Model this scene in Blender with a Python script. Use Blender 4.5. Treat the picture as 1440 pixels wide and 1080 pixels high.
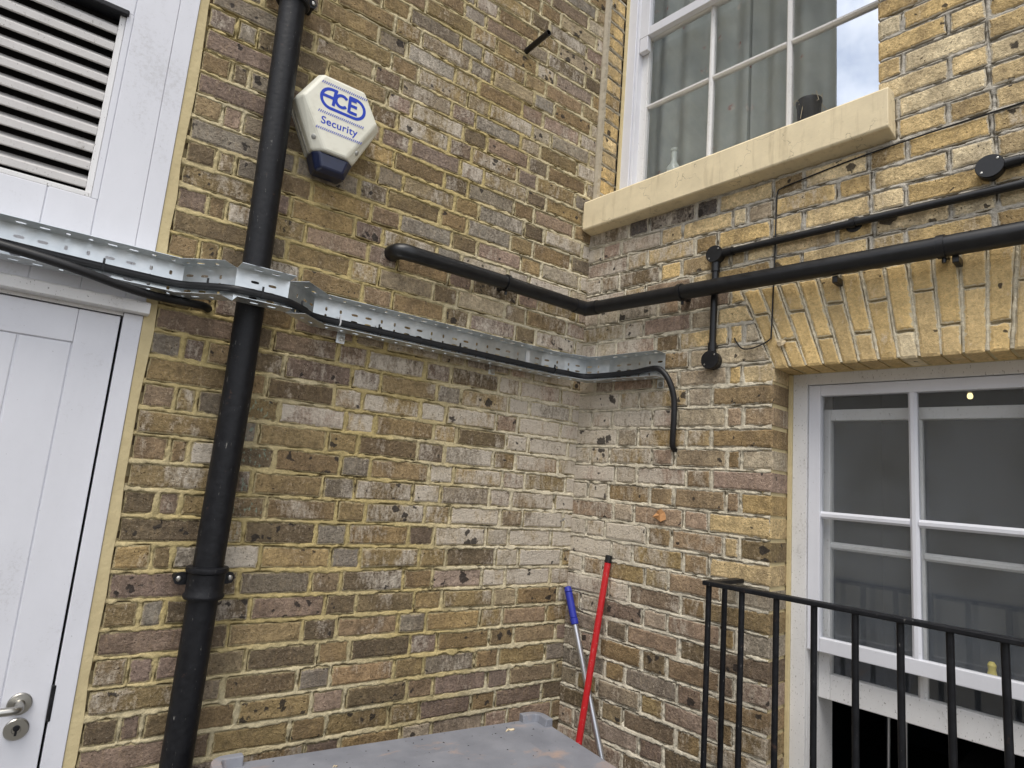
import bpy, math, random
import numpy as np
from mathutils import Vector, Matrix
random.seed(7)
for o in list(bpy.data.objects): bpy.data.objects.remove(o, do_unlink=True)
SC = bpy.context.scene
COL = SC.collection
R = math.radians
G = 1.66                                   # height of the eye-level datum above the yard

# ------------------------------------------------------------------ camera
FOCAL, YAW, PITCH, ROLL = 877.81, 0.621927, 0.157477, 0.083471
CAM = Vector((-1.83394, -2.03873, -0.02279 + G))
def cam_axes():
    F = Vector((math.cos(PITCH)*math.sin(YAW), math.cos(PITCH)*math.cos(YAW), math.sin(PITCH)))
    r = Vector((math.cos(YAW), -math.sin(YAW), 0)); u = r.cross(F)
    return math.cos(ROLL)*r + math.sin(ROLL)*u, -math.sin(ROLL)*r + math.cos(ROLL)*u, F
cr, cu, cf = cam_axes()
cd = bpy.data.cameras.new('camera'); co = bpy.data.objects.new('camera', cd); COL.objects.link(co)
co.matrix_world = Matrix(((cr.x, cu.x, -cf.x, CAM.x), (cr.y, cu.y, -cf.y, CAM.y), (cr.z, cu.z, -cf.z, CAM.z), (0, 0, 0, 1)))
cd.sensor_width = 36; cd.lens = FOCAL/1440*36; cd.clip_start = .02; cd.clip_end = 300
SC.camera = co
def in_frame(p, m=40):
    d = Vector(p) - CAM; w = d.dot(cf)
    if w < .1: return False
    x = 720 + FOCAL*d.dot(cr)/w; y = 540 - FOCAL*d.dot(cu)/w
    return -m < x < 1440+m and -m < y < 1080+m

# ------------------------------------------------------------------ world, sun, exposure
SUN_EL, SUN_AZ = R(64), R(-132)            # azimuth measured from +y towards +x
w = bpy.data.worlds.new('World'); SC.world = w; w.use_nodes = True
nt = w.node_tree; nt.nodes.clear()
wo = nt.nodes.new('ShaderNodeOutputWorld'); bg = nt.nodes.new('ShaderNodeBackground'); bg.inputs[1].default_value = .12
sky = nt.nodes.new('ShaderNodeTexSky'); sky.sky_type = 'NISHITA'; sky.sun_disc = False
sky.sun_elevation = SUN_EL; sky.sun_rotation = SUN_AZ; sky.air_density = 1.0; sky.dust_density = 2.0; sky.ozone_density = 1.0
tc = nt.nodes.new('ShaderNodeTexCoord'); ns = nt.nodes.new('ShaderNodeTexNoise')
ns.inputs['Scale'].default_value = 3.2; ns.inputs['Detail'].default_value = 6; ns.inputs['Roughness'].default_value = .55
rp = nt.nodes.new('ShaderNodeValToRGB'); rp.color_ramp.elements[0].position = .28; rp.color_ramp.elements[1].position = .56
mx = nt.nodes.new('ShaderNodeMix'); mx.data_type = 'RGBA'; mx.inputs[7].default_value = (7.6, 7.7, 8.0, 1)
nt.links.new(tc.outputs['Generated'], ns.inputs['Vector']); nt.links.new(ns.outputs['Fac'], rp.inputs['Fac'])
nt.links.new(rp.outputs['Color'], mx.inputs[0]); nt.links.new(sky.outputs[0], mx.inputs[6])
nt.links.new(mx.outputs[2], bg.inputs[0]); nt.links.new(bg.outputs[0], wo.inputs[0])
sl = bpy.data.lights.new('sun', 'SUN'); sl.energy = 1.5; sl.angle = R(32); sl.color = (1, .95, .88)
so = bpy.data.objects.new('sun', sl); COL.objects.link(so)
sd = Vector((math.sin(SUN_AZ)*math.cos(SUN_EL), math.cos(SUN_AZ)*math.cos(SUN_EL), math.sin(SUN_EL)))
so.rotation_euler = sd.to_track_quat('Z', 'Y').to_euler(); so.location = sd*8
SC.view_settings.view_transform = 'Standard'; SC.view_settings.look = 'None'
SC.view_settings.exposure = 0.8; SC.view_settings.gamma = 1; SC.view_settings.use_curve_mapping = False

# ------------------------------------------------------------------ frames of the two walls
A2 = 0.117727
D2 = Vector((math.sin(A2), -math.cos(A2), 0)); N2 = Vector((-math.cos(A2), -math.sin(A2), 0))
def PL(u, o, z): return Vector((u, -o, z + G))                         # left wall: u = x, o = distance off the wall
def PR(u, o, z): v = D2*u + N2*o; return Vector((v.x, v.y, z + G))     # right wall: u = distance from the corner
JU = .02                                                               # left jamb of the upper window
def PV(u, o, z): return PR(JU + o, -u, z)                              # its brick reveal, u = depth
def XY(x, y, z): return Vector((x, y, z + G))

# ------------------------------------------------------------------ mesh helpers
class MB:
    def __init__(s): s.v = []; s.f = []
    def add(s, vs, fs):
        b = len(s.v); s.v += [tuple(p) for p in vs]; s.f += [tuple(b+i for i in f) for f in fs]; return s
    def box(s, P, u0, u1, o0, o1, z0, z1):
        vs = [P(u, o, z) for z in (z0, z1) for o in (o0, o1) for u in (u0, u1)]
        return s.add(vs, [(0,1,3,2),(4,6,7,5),(0,4,5,1),(2,3,7,6),(0,2,6,4),(1,5,7,3)])
    def prism(s, bot, top):
        n = len(bot)
        return s.add(list(bot)+list(top), [tuple(range(n))[::-1], tuple(range(n, 2*n))] + [(i, (i+1) % n, n+(i+1) % n, n+i) for i in range(n)])
    def tube(s, pts, r, n=14, cap=True):
        pts = [Vector(p) for p in pts]; m = len(pts); rr = r if isinstance(r, (list, tuple)) else [r]*m
        T = [((pts[min(i+1, m-1)]-pts[max(i-1, 0)]).normalized()) for i in range(m)]
        a = T[0].orthogonal().normalized(); vs = []
        for i in range(m):
            a = (a - T[i]*a.dot(T[i])).normalized(); b = T[i].cross(a)
            vs += [pts[i] + (a*math.cos(2*math.pi*k/n) + b*math.sin(2*math.pi*k/n))*rr[i] for k in range(n)]
        fs = [(i*n+k, i*n+(k+1) % n, (i+1)*n+(k+1) % n, (i+1)*n+k) for i in range(m-1) for k in range(n)]
        if cap: fs += [tuple(range(n))[::-1], tuple((m-1)*n+k for k in range(n))]
        return s.add(vs, fs)
    def lathe(s, c, axis, prof, n=24):
        ax = Vector(axis).normalized(); c = Vector(c)
        return s.tube2([(c + ax*h, r) for r, h in prof], ax, n)
    def tube2(s, rings, ax, n):
        a = ax.orthogonal().normalized(); b = ax.cross(a); vs = []
        for p, r in rings: vs += [p + (a*math.cos(2*math.pi*k/n) + b*math.sin(2*math.pi*k/n))*max(r, 1e-4) for k in range(n)]
        m = len(rings)
        fs = [(i*n+k, i*n+(k+1) % n, (i+1)*n+(k+1) % n, (i+1)*n+k) for i in range(m-1) for k in range(n)]
        fs += [tuple(range(n))[::-1], tuple((m-1)*n+k for k in range(n))]
        return s.add(vs, fs)
def link(name, me, mat, parent=None, smooth=False, bevel=0, seg=2):
    o = bpy.data.objects.new(name, me); COL.objects.link(o)
    if mat: me.materials.append(M[mat] if isinstance(mat, str) else mat)
    if parent: o.parent = parent
    if smooth: me.polygons.foreach_set('use_smooth', [True]*len(me.polygons))
    if bevel:
        b = o.modifiers.new('bevel', 'BEVEL'); b.width = bevel; b.segments = seg; b.limit_method = 'ANGLE'; b.angle_limit = R(40)
    return o
def build(mb, name, mat, parent=None, smooth=False, bevel=0, fix=True):
    me = bpy.data.meshes.new(name); me.from_pydata(mb.v, [], mb.f)
    if fix:
        import bmesh
        bm = bmesh.new(); bm.from_mesh(me); bmesh.ops.recalc_face_normals(bm, faces=bm.faces); bm.to_mesh(me); bm.free()
    me.update()
    o = link(name, me, mat, parent, False, bevel)
    if smooth:
        me.polygons.foreach_set('use_smooth', [True]*len(me.polygons))
        me.set_sharp_from_angle(angle=R(38))
    return o
def thing(name, label, cat, group=None, loc=None):
    o = bpy.data.objects.new(name, None); COL.objects.link(o); o.empty_display_size = .1
    o['label'] = label; o['category'] = cat
    if group: o['group'] = group
    return o
def tag(o, label, cat, group=None):
    o['label'] = label; o['category'] = cat
    if group: o['group'] = group
    return o
def place(e, p):
    """put a finished thing's origin at its base without moving its parts"""
    e.location = p
    for c in e.children: c.matrix_parent_inverse = Matrix.Translation(-Vector(p))
    return e
def smooth_path(pts, k=6):
    pts = [Vector(p) for p in pts]; out = []
    for i in range(len(pts)-1):
        p0 = pts[max(i-1, 0)]; p1 = pts[i]; p2 = pts[i+1]; p3 = pts[min(i+2, len(pts)-1)]
        for j in range(k):
            t = j/k
            out.append(.5*((2*p1) + (p2-p0)*t + (2*p0-5*p1+4*p2-p3)*t*t + (3*p1-p0-3*p2+p3)*t**3))
    return out + [pts[-1]]

# ------------------------------------------------------------------ materials
M = {}
def lin(r, g, b, k=1.0):
    f = lambda c: ((c/255+.055)/1.055)**2.4 if c > 10 else c/255/12.92
    return (f(r)*k, f(g)*k, f(b)*k, 1)
class NT:
    def __init__(s, name):
        s.m = bpy.data.materials.new(name); s.m.use_nodes = True; s.t = s.m.node_tree; s.t.nodes.clear(); M[name] = s.m
        s.out = s.n('ShaderNodeOutputMaterial')
    def n(s, ty, **k):
        nd = s.t.nodes.new(ty)
        for a, b in k.items(): setattr(nd, a, b)
        return nd
    def l(s, a, b): s.t.links.new(a, b)
    def pos(s, sx=1, sy=1, sz=1):
        if not hasattr(s, 'g'): s.g = s.n('ShaderNodeNewGeometry')
        if (sx, sy, sz) == (1, 1, 1): return s.g.outputs['Position']
        m = s.n('ShaderNodeVectorMath', operation='MULTIPLY'); m.inputs[1].default_value = (sx, sy, sz)
        s.l(s.g.outputs['Position'], m.inputs[0]); return m.outputs[0]
    def noise(s, sc, det=4, ro=.55, vec=None, dist=0):
        q = s.n('ShaderNodeTexNoise'); q.inputs['Scale'].default_value = sc; q.inputs['Detail'].default_value = det
        q.inputs['Roughness'].default_value = ro; q.inputs['Distortion'].default_value = dist
        s.l(vec if vec is not None else s.pos(), q.inputs['Vector']); return q.outputs['Fac']
    def voro(s, sc, feature='F1', vec=None):
        q = s.n('ShaderNodeTexVoronoi', feature=feature); q.inputs['Scale'].default_value = sc
        s.l(vec if vec is not None else s.pos(), q.inputs['Vector']); return q.outputs['Distance']
    def math(s, op, a, b=None, clamp=False):
        q = s.n('ShaderNodeMath', operation=op, use_clamp=clamp)
        for i, v in enumerate((a, b)):
            if v is None: continue
            if isinstance(v, (int, float)): q.inputs[i].default_value = v
            else: s.l(v, q.inputs[i])
        return q.outputs[0]
    def mapr(s, v, a, b, c=0, d=1):
        q = s.n('ShaderNodeMapRange'); s.l(v, q.inputs[0])
        for i, x in enumerate((a, b, c, d)): q.inputs[i+1].default_value = x
        return q.outputs[0]
    def mix(s, f, a, b, bt='MIX'):
        q = s.n('ShaderNodeMix', data_type='RGBA', blend_type=bt)
        for i, v in ((0, f), (6, a), (7, b)):
            if isinstance(v, (int, float)): q.inputs[i].default_value = v
            elif isinstance(v, tuple): q.inputs[i].default_value = v
            else: s.l(v, q.inputs[i])
        return q.outputs[2]
    def scale(s, c, f):
        q = s.n('ShaderNodeVectorMath', operation='SCALE')
        if isinstance(c, tuple): q.inputs[0].default_value = c[:3]
        else: s.l(c, q.inputs[0])
        if isinstance(f, (int, float)): q.inputs['Scale'].default_value = f
        else: s.l(f, q.inputs['Scale'])
        return q.outputs[0]
    def attr(s, nm): return s.n('ShaderNodeAttribute', attribute_name=nm)
    def bsdf(s, col, rough=.6, metal=0, spec=.5, height=None, bstr=.3, bdist=.002, **kw):
        b = s.n('ShaderNodeBsdfPrincipled')
        for nm, v in (('Base Color', col), ('Roughness', rough), ('Metallic', metal), ('Specular IOR Level', spec)):
            if isinstance(v, (int, float, tuple)): b.inputs[nm].default_value = v
            else: s.l(v, b.inputs[nm])
        for nm, v in kw.items(): b.inputs[nm.replace('_', ' ')].default_value = v
        if height is not None:
            q = s.n('ShaderNodeBump'); q.inputs['Strength'].default_value = bstr; q.inputs['Distance'].default_value = bdist
            s.l(height, q.inputs['Height']); s.l(q.outputs[0], b.inputs['Normal'])
        s.l(b.outputs[0], s.out.inputs[0]); return b

def brick_mat(name, smear, two=.5, rough=1.0, pits=.8):
    t = NT(name); bc = t.attr('bcol').outputs['Color']; pr = t.attr('bprm')
    sp = t.n('ShaderNodeSeparateColor'); t.l(pr.outputs['Color'], sp.inputs[0])
    white, black, green = sp.outputs[0], sp.outputs[1], sp.outputs[2]; edge = pr.outputs['Alpha']
    n1 = t.noise(27, 4, .66, t.pos(1, 1, 1.2), .4); n2 = t.noise(110, 4, .75); n3 = t.noise(430, 2, .6); nv = t.noise(36, 4, .7, t.pos(1.9, 1.9, .65)); lo = t.noise(9, 3, .6, t.pos(1, 1, .55))
    c = t.scale(bc, t.mapr(n1, .28, .72, 1-.36*rough, 1+.33*rough))
    c = t.mix(t.mapr(lo, .47, .56, 0, two), c, t.mix(.5, t.scale(bc, .66), lin(104, 88, 74)))   # two-tone firing
    c = t.mix(t.mapr(nv, .52, .66, 0, .42), c, t.mix(.4, t.scale(bc, 1.25), lin(160, 134, 92)))
    c = t.scale(c, t.mapr(n2, .24, .76, 1-.45*rough, 1+.48*rough))
    c = t.mix(t.mapr(n3, .62, .72, 0, .55), c, lin(196, 186, 166))                      # pale grains
    c = t.mix(t.mapr(n2, .63, .71, 0, .4*rough), c, lin(194, 182, 158))                 # chipped faces
    wm = t.math('ADD', t.math('MULTIPLY', lo, .8), t.math('MULTIPLY', nv, .6)); wm = t.math('ADD', wm, t.math('MULTIPLY', n2, .4))
    wm = t.math('ADD', wm, t.math('MULTIPLY', white, .42))
    c = t.mix(t.mapr(wm, 1.06, 1.3, 0, .85), c, lin(206, 196, 180))                     # lime bloom
    gm = t.math('ADD', t.noise(60, 3, .6, t.pos(1.6, 1.6, .8)), t.math('MULTIPLY', green, .3))
    c = t.mix(t.mapr(gm, .86, .96, 0, .6), c, lin(146, 172, 156))                       # copper stain
    dv = t.n('ShaderNodeVectorMath', operation='ADD'); sc2 = t.n('ShaderNodeVectorMath', operation='SCALE'); sc2.inputs['Scale'].default_value = .03
    nn = t.n('ShaderNodeTexNoise'); nn.inputs['Scale'].default_value = 55; nn.inputs['Detail'].default_value = 3; t.l(t.pos(), nn.inputs[0]); t.l(nn.outputs['Color'], sc2.inputs[0]); t.l(t.pos(), dv.inputs[0]); t.l(sc2.outputs[0], dv.inputs[1])
    vo = t.n('ShaderNodeTexVoronoi'); vo.inputs['Scale'].default_value = 26; t.l(dv.outputs[0], vo.inputs[0])
    vr = t.n('ShaderNodeSeparateColor'); t.l(vo.outputs['Color'], vr.inputs[0])
    rad = t.math('MULTIPLY', t.math('MULTIPLY', vr.outputs[0], vr.outputs[1]), t.math('MULTIPLY', black, .82))
    spot = t.mapr(t.math('SUBTRACT', vo.outputs['Distance'], rad), -.01, .05, 1, 0); spot = t.math('MULTIPLY', spot, t.mapr(rad, .03, .1))
    c = t.mix(t.math('MULTIPLY', spot, .88), c, lin(52, 48, 46))                        # burnt clinker spots
    pit = t.voro(85, 'F1', dv.outputs[0]); pmask = t.math('MULTIPLY', t.mapr(pit, .08, .2, 1, 0), t.mapr(n1, .44, .54))
    c = t.mix(t.math('MULTIPLY', pmask, pits), c, lin(46, 38, 30))
    en = t.math('ADD', t.noise(66, 4, .7), t.math('MULTIPLY', n1, .45))
    sm = t.math('SUBTRACT', en, t.math('MULTIPLY', edge, .5))
    c = t.mix(t.mapr(sm, .46, .6, 0, .85), c, smear)                                    # mortar smeared over the arrises
    h = t.math('ADD', t.math('MULTIPLY', n2, 1.1), t.math('MULTIPLY', n3, .35))
    h = t.math('ADD', h, t.math('MULTIPLY', n1, 1.3)); h = t.math('SUBTRACT', h, t.math('MULTIPLY', pmask, .9))
    t.bsdf(c, .92, 0, .2, h, .85*rough, .006)
brick_mat('brick_brown', lin(176, 162, 126)); brick_mat('brick_yellow', lin(190, 182, 164)); brick_mat('brick_arch', lin(204, 194, 168), .12, .6, .35)

t = NT('mortar'); mc = t.attr('mcol').outputs['Color']
n1 = t.noise(14, 3, .6); n2 = t.noise(210, 3, .7); n3 = t.noise(60, 4, .65)
c = t.scale(mc, t.mapr(n1, .25, .75, .74, 1.24)); c = t.scale(c, t.mapr(n3, .25, .75, .74, 1.24)); c = t.scale(c, t.mapr(n2, .2, .8, .8, 1.2))
c = t.mix(t.mapr(t.noise(90, 3, .6, t.pos(.6, .6, 1)), .66, .74, 0, .6), c, lin(70, 60, 46))
t.bsdf(c, .95, 0, .15, t.math('ADD', t.math('MULTIPLY', n2, .8), t.math('MULTIPLY', n3, 1.4)), .8, .004)

t = NT('far_brick'); br = t.n('ShaderNodeTexBrick'); t.l(t.n('ShaderNodeTexCoord').outputs['Object'], br.inputs[0])
mp = t.n('ShaderNodeMapping'); mp.inputs['Rotation'].default_value = (R(90), 0, 0)
t.l(t.pos(), mp.inputs[0]); t.l(mp.outputs[0], br.inputs[0])
br.inputs['Scale'].default_value = 1; br.inputs['Brick Width'].default_value = .22; br.inputs['Row Height'].default_value = .075; br.inputs['Mortar Size'].default_value = .006
br.inputs['Color1'].default_value = lin(112, 96, 70); br.inputs['Color2'].default_value = lin(86, 74, 62); br.inputs['Mortar'].default_value = lin(150, 138, 108)
t.bsdf(t.scale(br.outputs[0], t.mapr(t.noise(5, 5), .2, .8, .7, 1.3)), .95, 0, .2)

def paint(name, col, rough=.45, dirt=.35, sc=9, chip=.72, spec=.4):
    t = NT(name); d = t.noise(sc, 6, .65, t.pos(1, 1, .45)); f = t.noise(120, 4, .7)
    c = t.scale(col, t.mapr(d, .3, .75, 1.03, .93))
    dn = t.math('ADD', t.math('MULTIPLY', d, .6), t.math('MULTIPLY', f, .5))
    c = t.mix(t.mapr(dn, .62, .82, 0, dirt), c, lin(126, 118, 104))
    sp = t.noise(230, 2, .5, t.pos(1, 1, .5)); c = t.mix(t.mapr(sp, chip, chip+.05, 0, .6), c, lin(92, 84, 72))
    t.bsdf(c, rough, 0, spec, t.math('ADD', t.noise(60, 4), t.math('MULTIPLY', d, 1.5)), .12, .003)
paint('white_paint', lin(222, 223, 229, .93), .42, .36, 6, .74)
paint('white_old', lin(224, 223, 222, .95), .5, .55, 14, .66)
paint('slat_paint', lin(204, 201, 198, .92), .5, .65, 17, .68)
t = NT('sill_paint'); d = t.noise(11, 6, .65); cn = t.noise(7, 5, .7, None, .5)
c = t.scale(lin(234, 218, 182, .95), t.mapr(d, .3, .75, 1.05, .86))
v = t.n('ShaderNodeTexVoronoi', feature='DISTANCE_TO_EDGE'); v.inputs['Scale'].default_value = 4.3
dv = t.n('ShaderNodeVectorMath', operation='ADD'); nv = t.n('ShaderNodeTexNoise'); nv.inputs['Scale'].default_value = 12; nv.inputs['Detail'].default_value = 5
t.l(t.pos(), nv.inputs[0]); s2 = t.n('ShaderNodeVectorMath', operation='SCALE'); s2.inputs['Scale'].default_value = .22; t.l(nv.outputs['Color'], s2.inputs[0])
t.l(t.pos(), dv.inputs[0]); t.l(s2.outputs[0], dv.inputs[1]); t.l(dv.outputs[0], v.inputs[0])
crk = t.math('MULTIPLY', t.mapr(v.outputs['Distance'], .002, .008, 1, 0), t.mapr(t.noise(5, 2), .45, .52))
stv = t.noise(30, 4, .65, t.pos(1, 1, .12)); c = t.mix(t.mapr(stv, .54, .7, 0, .4), c, lin(170, 152, 118)); c = t.mix(t.math('MULTIPLY', crk, .5), c, lin(112, 98, 76)); c = t.mix(t.mapr(t.noise(70, 4, .7), .64, .74, 0, .35), c, lin(140, 122, 92))
t.bsdf(c, .6, 0, .3, t.math('SUBTRACT', t.noise(50, 5), crk), .2, .003)

t = NT('black_iron'); n = t.noise(45, 5, .65); f = t.noise(190, 3, .6, t.pos(1, 1, .18))
c = t.mix(t.mapr(n, .4, .75), lin(14, 15, 19), lin(26, 27, 31)); c = t.mix(t.mapr(f, .69, .74, 0, .6), c, lin(150, 148, 142)); c = t.mix(t.mapr(t.noise(26, 5, .7), .64, .72, 0, .6), c, lin(74, 56, 46))
t.bsdf(c, t.mapr(n, .3, .7, .4, .6), 0, .3, t.noise(60, 4), .45, .003)
t = NT('black_plastic'); n = t.noise(30, 5, .6); f = t.noise(160, 3, .65, t.pos(.6, .6, 1))
c = t.mix(t.mapr(n, .4, .75), lin(14, 15, 18), lin(25, 26, 29)); c = t.mix(t.mapr(f, .72, .77, 0, .35), c, lin(140, 138, 132))
t.bsdf(c, t.mapr(n, .3, .7, .3, .48), 0, .5, n, .08, .002)
t = NT('cable_rubber'); t.bsdf(t.mix(t.noise(60), lin(18, 18, 20), lin(32, 32, 34)), .5, 0, .4, t.noise(200), .1, .001)
t = NT('galvanised'); n = t.voro(38); m_ = t.noise(12, 5)
c = t.mix(t.mapr(n, 0, .8), lin(224, 228, 230), lin(204, 210, 213)); c = t.scale(c, t.mapr(m_, .3, .7, .88, 1.05))
t.bsdf(c, t.mapr(m_, .3, .7, .3, .44), .8, .5)
t = NT('steel'); t.bsdf(lin(170, 168, 162), .32, 1, .5, t.noise(90), .05, .001)
t = NT('aluminium'); t.bsdf(t.scale(lin(200, 202, 206), t.mapr(t.noise(30, 4, .6, t.pos(1, 1, .2)), .3, .7, .85, 1.05)), .34, .9, .5)
t = NT('cream_plastic'); n = t.noise(25, 5, .6); c = t.mix(t.mapr(n, .55, .8, 0, .35), lin(232, 230, 214, .95), lin(180, 174, 152)); t.bsdf(c, .42, 0, .5)
t = NT('grey_plastic_dirty'); n = t.noise(28, 6, .7); c = t.mix(t.mapr(n, .45, .65, 0, .8), lin(190, 190, 184), lin(92, 90, 84)); t.bsdf(c, .5, 0, .4)
t = NT('navy_plastic'); n = t.noise(30, 5); t.bsdf(t.mix(n, lin(16, 22, 46), lin(30, 40, 72)), .3, 0, .5)
t = NT('blue_print'); t.bsdf(lin(24, 60, 178), .45, 0, .4)
t = NT('blue_grip'); t.bsdf(t.mix(t.noise(70), lin(36, 44, 140), lin(50, 60, 160)), .45, 0, .4, t.noise(120), .15, .002)
t = NT('red_paint'); c = t.mix(t.mapr(t.noise(90, 4, .7), .6, .7, 0, .6), lin(188, 34, 40), lin(206, 150, 140)); t.bsdf(c, .35, 0, .5)
t = NT('bin_plastic'); n = t.noise(7, 6, .65); f = t.noise(95, 4, .7); v_ = t.voro(34)
c = t.mix(t.mapr(n, .35, .7), lin(112, 115, 123), lin(132, 134, 141))
st = t.noise(3.2, 5, .7, t.pos(1, 2.2, 1), .4); c = t.mix(t.mapr(st, .56, .68, 0, .55), c, lin(178, 148, 126))
c = t.mix(t.mapr(f, .62, .72, 0, .5), c, lin(92, 86, 80)); c = t.mix(t.mapr(t.noise(330, 2), .72, .76, 0, .7), c, lin(205, 200, 190))
t.bsdf(c, t.mapr(n, .3, .7, .45, .62), 0, .4, t.math('ADD', f, n), .12, .002)
t = NT('dry_leaf'); t.bsdf(t.mix(t.noise(80), lin(170, 120, 78), lin(208, 160, 112)), .8, 0, .2)
t = NT('pale_scrap'); t.bsdf(t.mix(t.noise(80), lin(190, 170, 138), lin(220, 206, 176)), .8, 0, .2)
t = NT('dark_room'); t.bsdf(lin(40, 46, 55), .9, 0, .2)
t = NT('dark_clutter'); t.bsdf(t.mix(t.noise(9), lin(18, 18, 20), lin(46, 44, 42)), .7, 0, .3)
t = NT('yard_paving'); n = t.noise(4, 6, .6); t.bsdf(t.mix(n, lin(120, 116, 108), lin(92, 90, 86)), .9, 0, .3, t.noise(80), .3, .003)
t = NT('render_fillet'); n = t.noise(20, 5, .65); t.bsdf(t.mix(n, lin(222, 206, 162), lin(188, 172, 132)), .9, 0, .2, t.noise(70, 5), .5, .004)
t = NT('grey_fillet'); n = t.noise(20, 5, .65); t.bsdf(t.mix(n, lin(186, 176, 156), lin(158, 148, 130)), .9, 0, .2, t.noise(70, 5), .5, .004)
t = NT('gap_shade'); t.bsdf(lin(24, 22, 22), .9, 0, .1)  # near-black colour standing in for the shade behind gaps
t = NT('glint_glow'); e = t.n('ShaderNodeEmission'); e.inputs[0].default_value = (1, .8, .38, 1); e.inputs[1].default_value = 1.2; t.l(e.outputs[0], t.out.inputs[0])  # emission standing in for a yellow reflection
t = NT('yellow_plastic'); t.bsdf(lin(206, 190, 96), .5)
t = NT('white_plastic'); t.bsdf(lin(224, 224, 224), .5)
# curtain cloth with a small sprig print
t = NT('curtain_cloth'); n = t.noise(18, 4); v = t.n('ShaderNodeTexVoronoi'); v.inputs['Scale'].default_value = 9
t.l(t.pos(), v.inputs[0]); dots = t.math('MULTIPLY', t.mapr(v.outputs['Distance'], .13, .2, 1, 0), t.mapr(t.noise(70, 3), .42, .5))
c = t.mix(n, lin(206, 210, 205), lin(184, 190, 184)); c = t.mix(t.math('MULTIPLY', dots, .75), c, t.mix(t.mapr(t.noise(14), .45, .55), lin(176, 110, 100), lin(222, 216, 206)))
q = t.bsdf(c, .9, 0, .1); tl = t.n('ShaderNodeBsdfTranslucent'); t.l(c, tl.inputs[0]); mq = t.n('ShaderNodeMixShader'); mq.inputs[0].default_value = .4
t.l(q.outputs[0], mq.inputs[1]); t.l(tl.outputs[0], mq.inputs[2]); t.l(mq.outputs[0], t.out.inputs[0])
def glass(name, dirt, wav=.02):
    t = NT(name); lwt = t.n('ShaderNodeLayerWeight'); lwt.inputs[0].default_value = .5
    fre = t.math('ADD', t.math('MULTIPLY', t.math('POWER', lwt.outputs['Facing'], 5), .9), .045)
    tr = t.n('ShaderNodeBsdfTransparent'); tr.inputs[0].default_value = (.97, .975, .975, 1)
    gl = t.n('ShaderNodeBsdfGlossy'); gl.inputs['Roughness'].default_value = .015
    bp = t.n('ShaderNodeBump'); bp.inputs['Strength'].default_value = wav; bp.inputs['Distance'].default_value = .02
    t.l(t.noise(5, 2, .5), bp.inputs['Height']); t.l(bp.outputs[0], gl.inputs['Normal'])
    m1 = t.n('ShaderNodeMixShader'); t.l(fre, m1.inputs[0]); t.l(tr.outputs[0], m1.inputs[1]); t.l(gl.outputs[0], m1.inputs[2])
    df = t.n('ShaderNodeBsdfDiffuse'); df.inputs[0].default_value = lin(178, 186, 196)
    dm = t.math('ADD', t.mapr(t.noise(4, 6, .7), .3, .75, dirt*.5, dirt*1.5), t.mapr(t.noise(85, 5, .75), .69, .78, 0, dirt*3.5))
    m2 = t.n('ShaderNodeMixShader'); t.l(dm, m2.inputs[0]); t.l(m1.outputs[0], m2.inputs[1]); t.l(df.outputs[0], m2.inputs[2])
    t.l(m2.outputs[0], t.out.inputs[0])
glass('pane_glass', .03); glass('pane_dusty', .05)
t = NT('bottle_glass'); t.bsdf(lin(214, 222, 216), .12, 0, .5, Alpha=.55)

# ------------------------------------------------------------------ numpy noise
def vnoise(u, v, sc, seed):
    rng = np.random.RandomState(seed); T = rng.rand(257, 257)
    a = np.asarray(u)*sc + 61.3; b = np.asarray(v)*sc + 97.7
    i = np.floor(a).astype(int); j = np.floor(b).astype(int); fa = a-i; fb = b-j
    fa = fa*fa*(3-2*fa); fb = fb*fb*(3-2*fb); i %= 256; j %= 256
    return (T[i, j]*(1-fa)+T[i+1, j]*fa)*(1-fb) + (T[i, j+1]*(1-fa)+T[i+1, j+1]*fa)*fb - .5
def fbm(u, v, sc, seed, o=3): return sum(vnoise(u, v, sc*2**k, seed+k)*.6**k for k in range(o))
def sstep(a, b, x): q = np.clip((x-a)/(b-a), 0, 1); return q*q*(3-2*q)
H = .075

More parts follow.
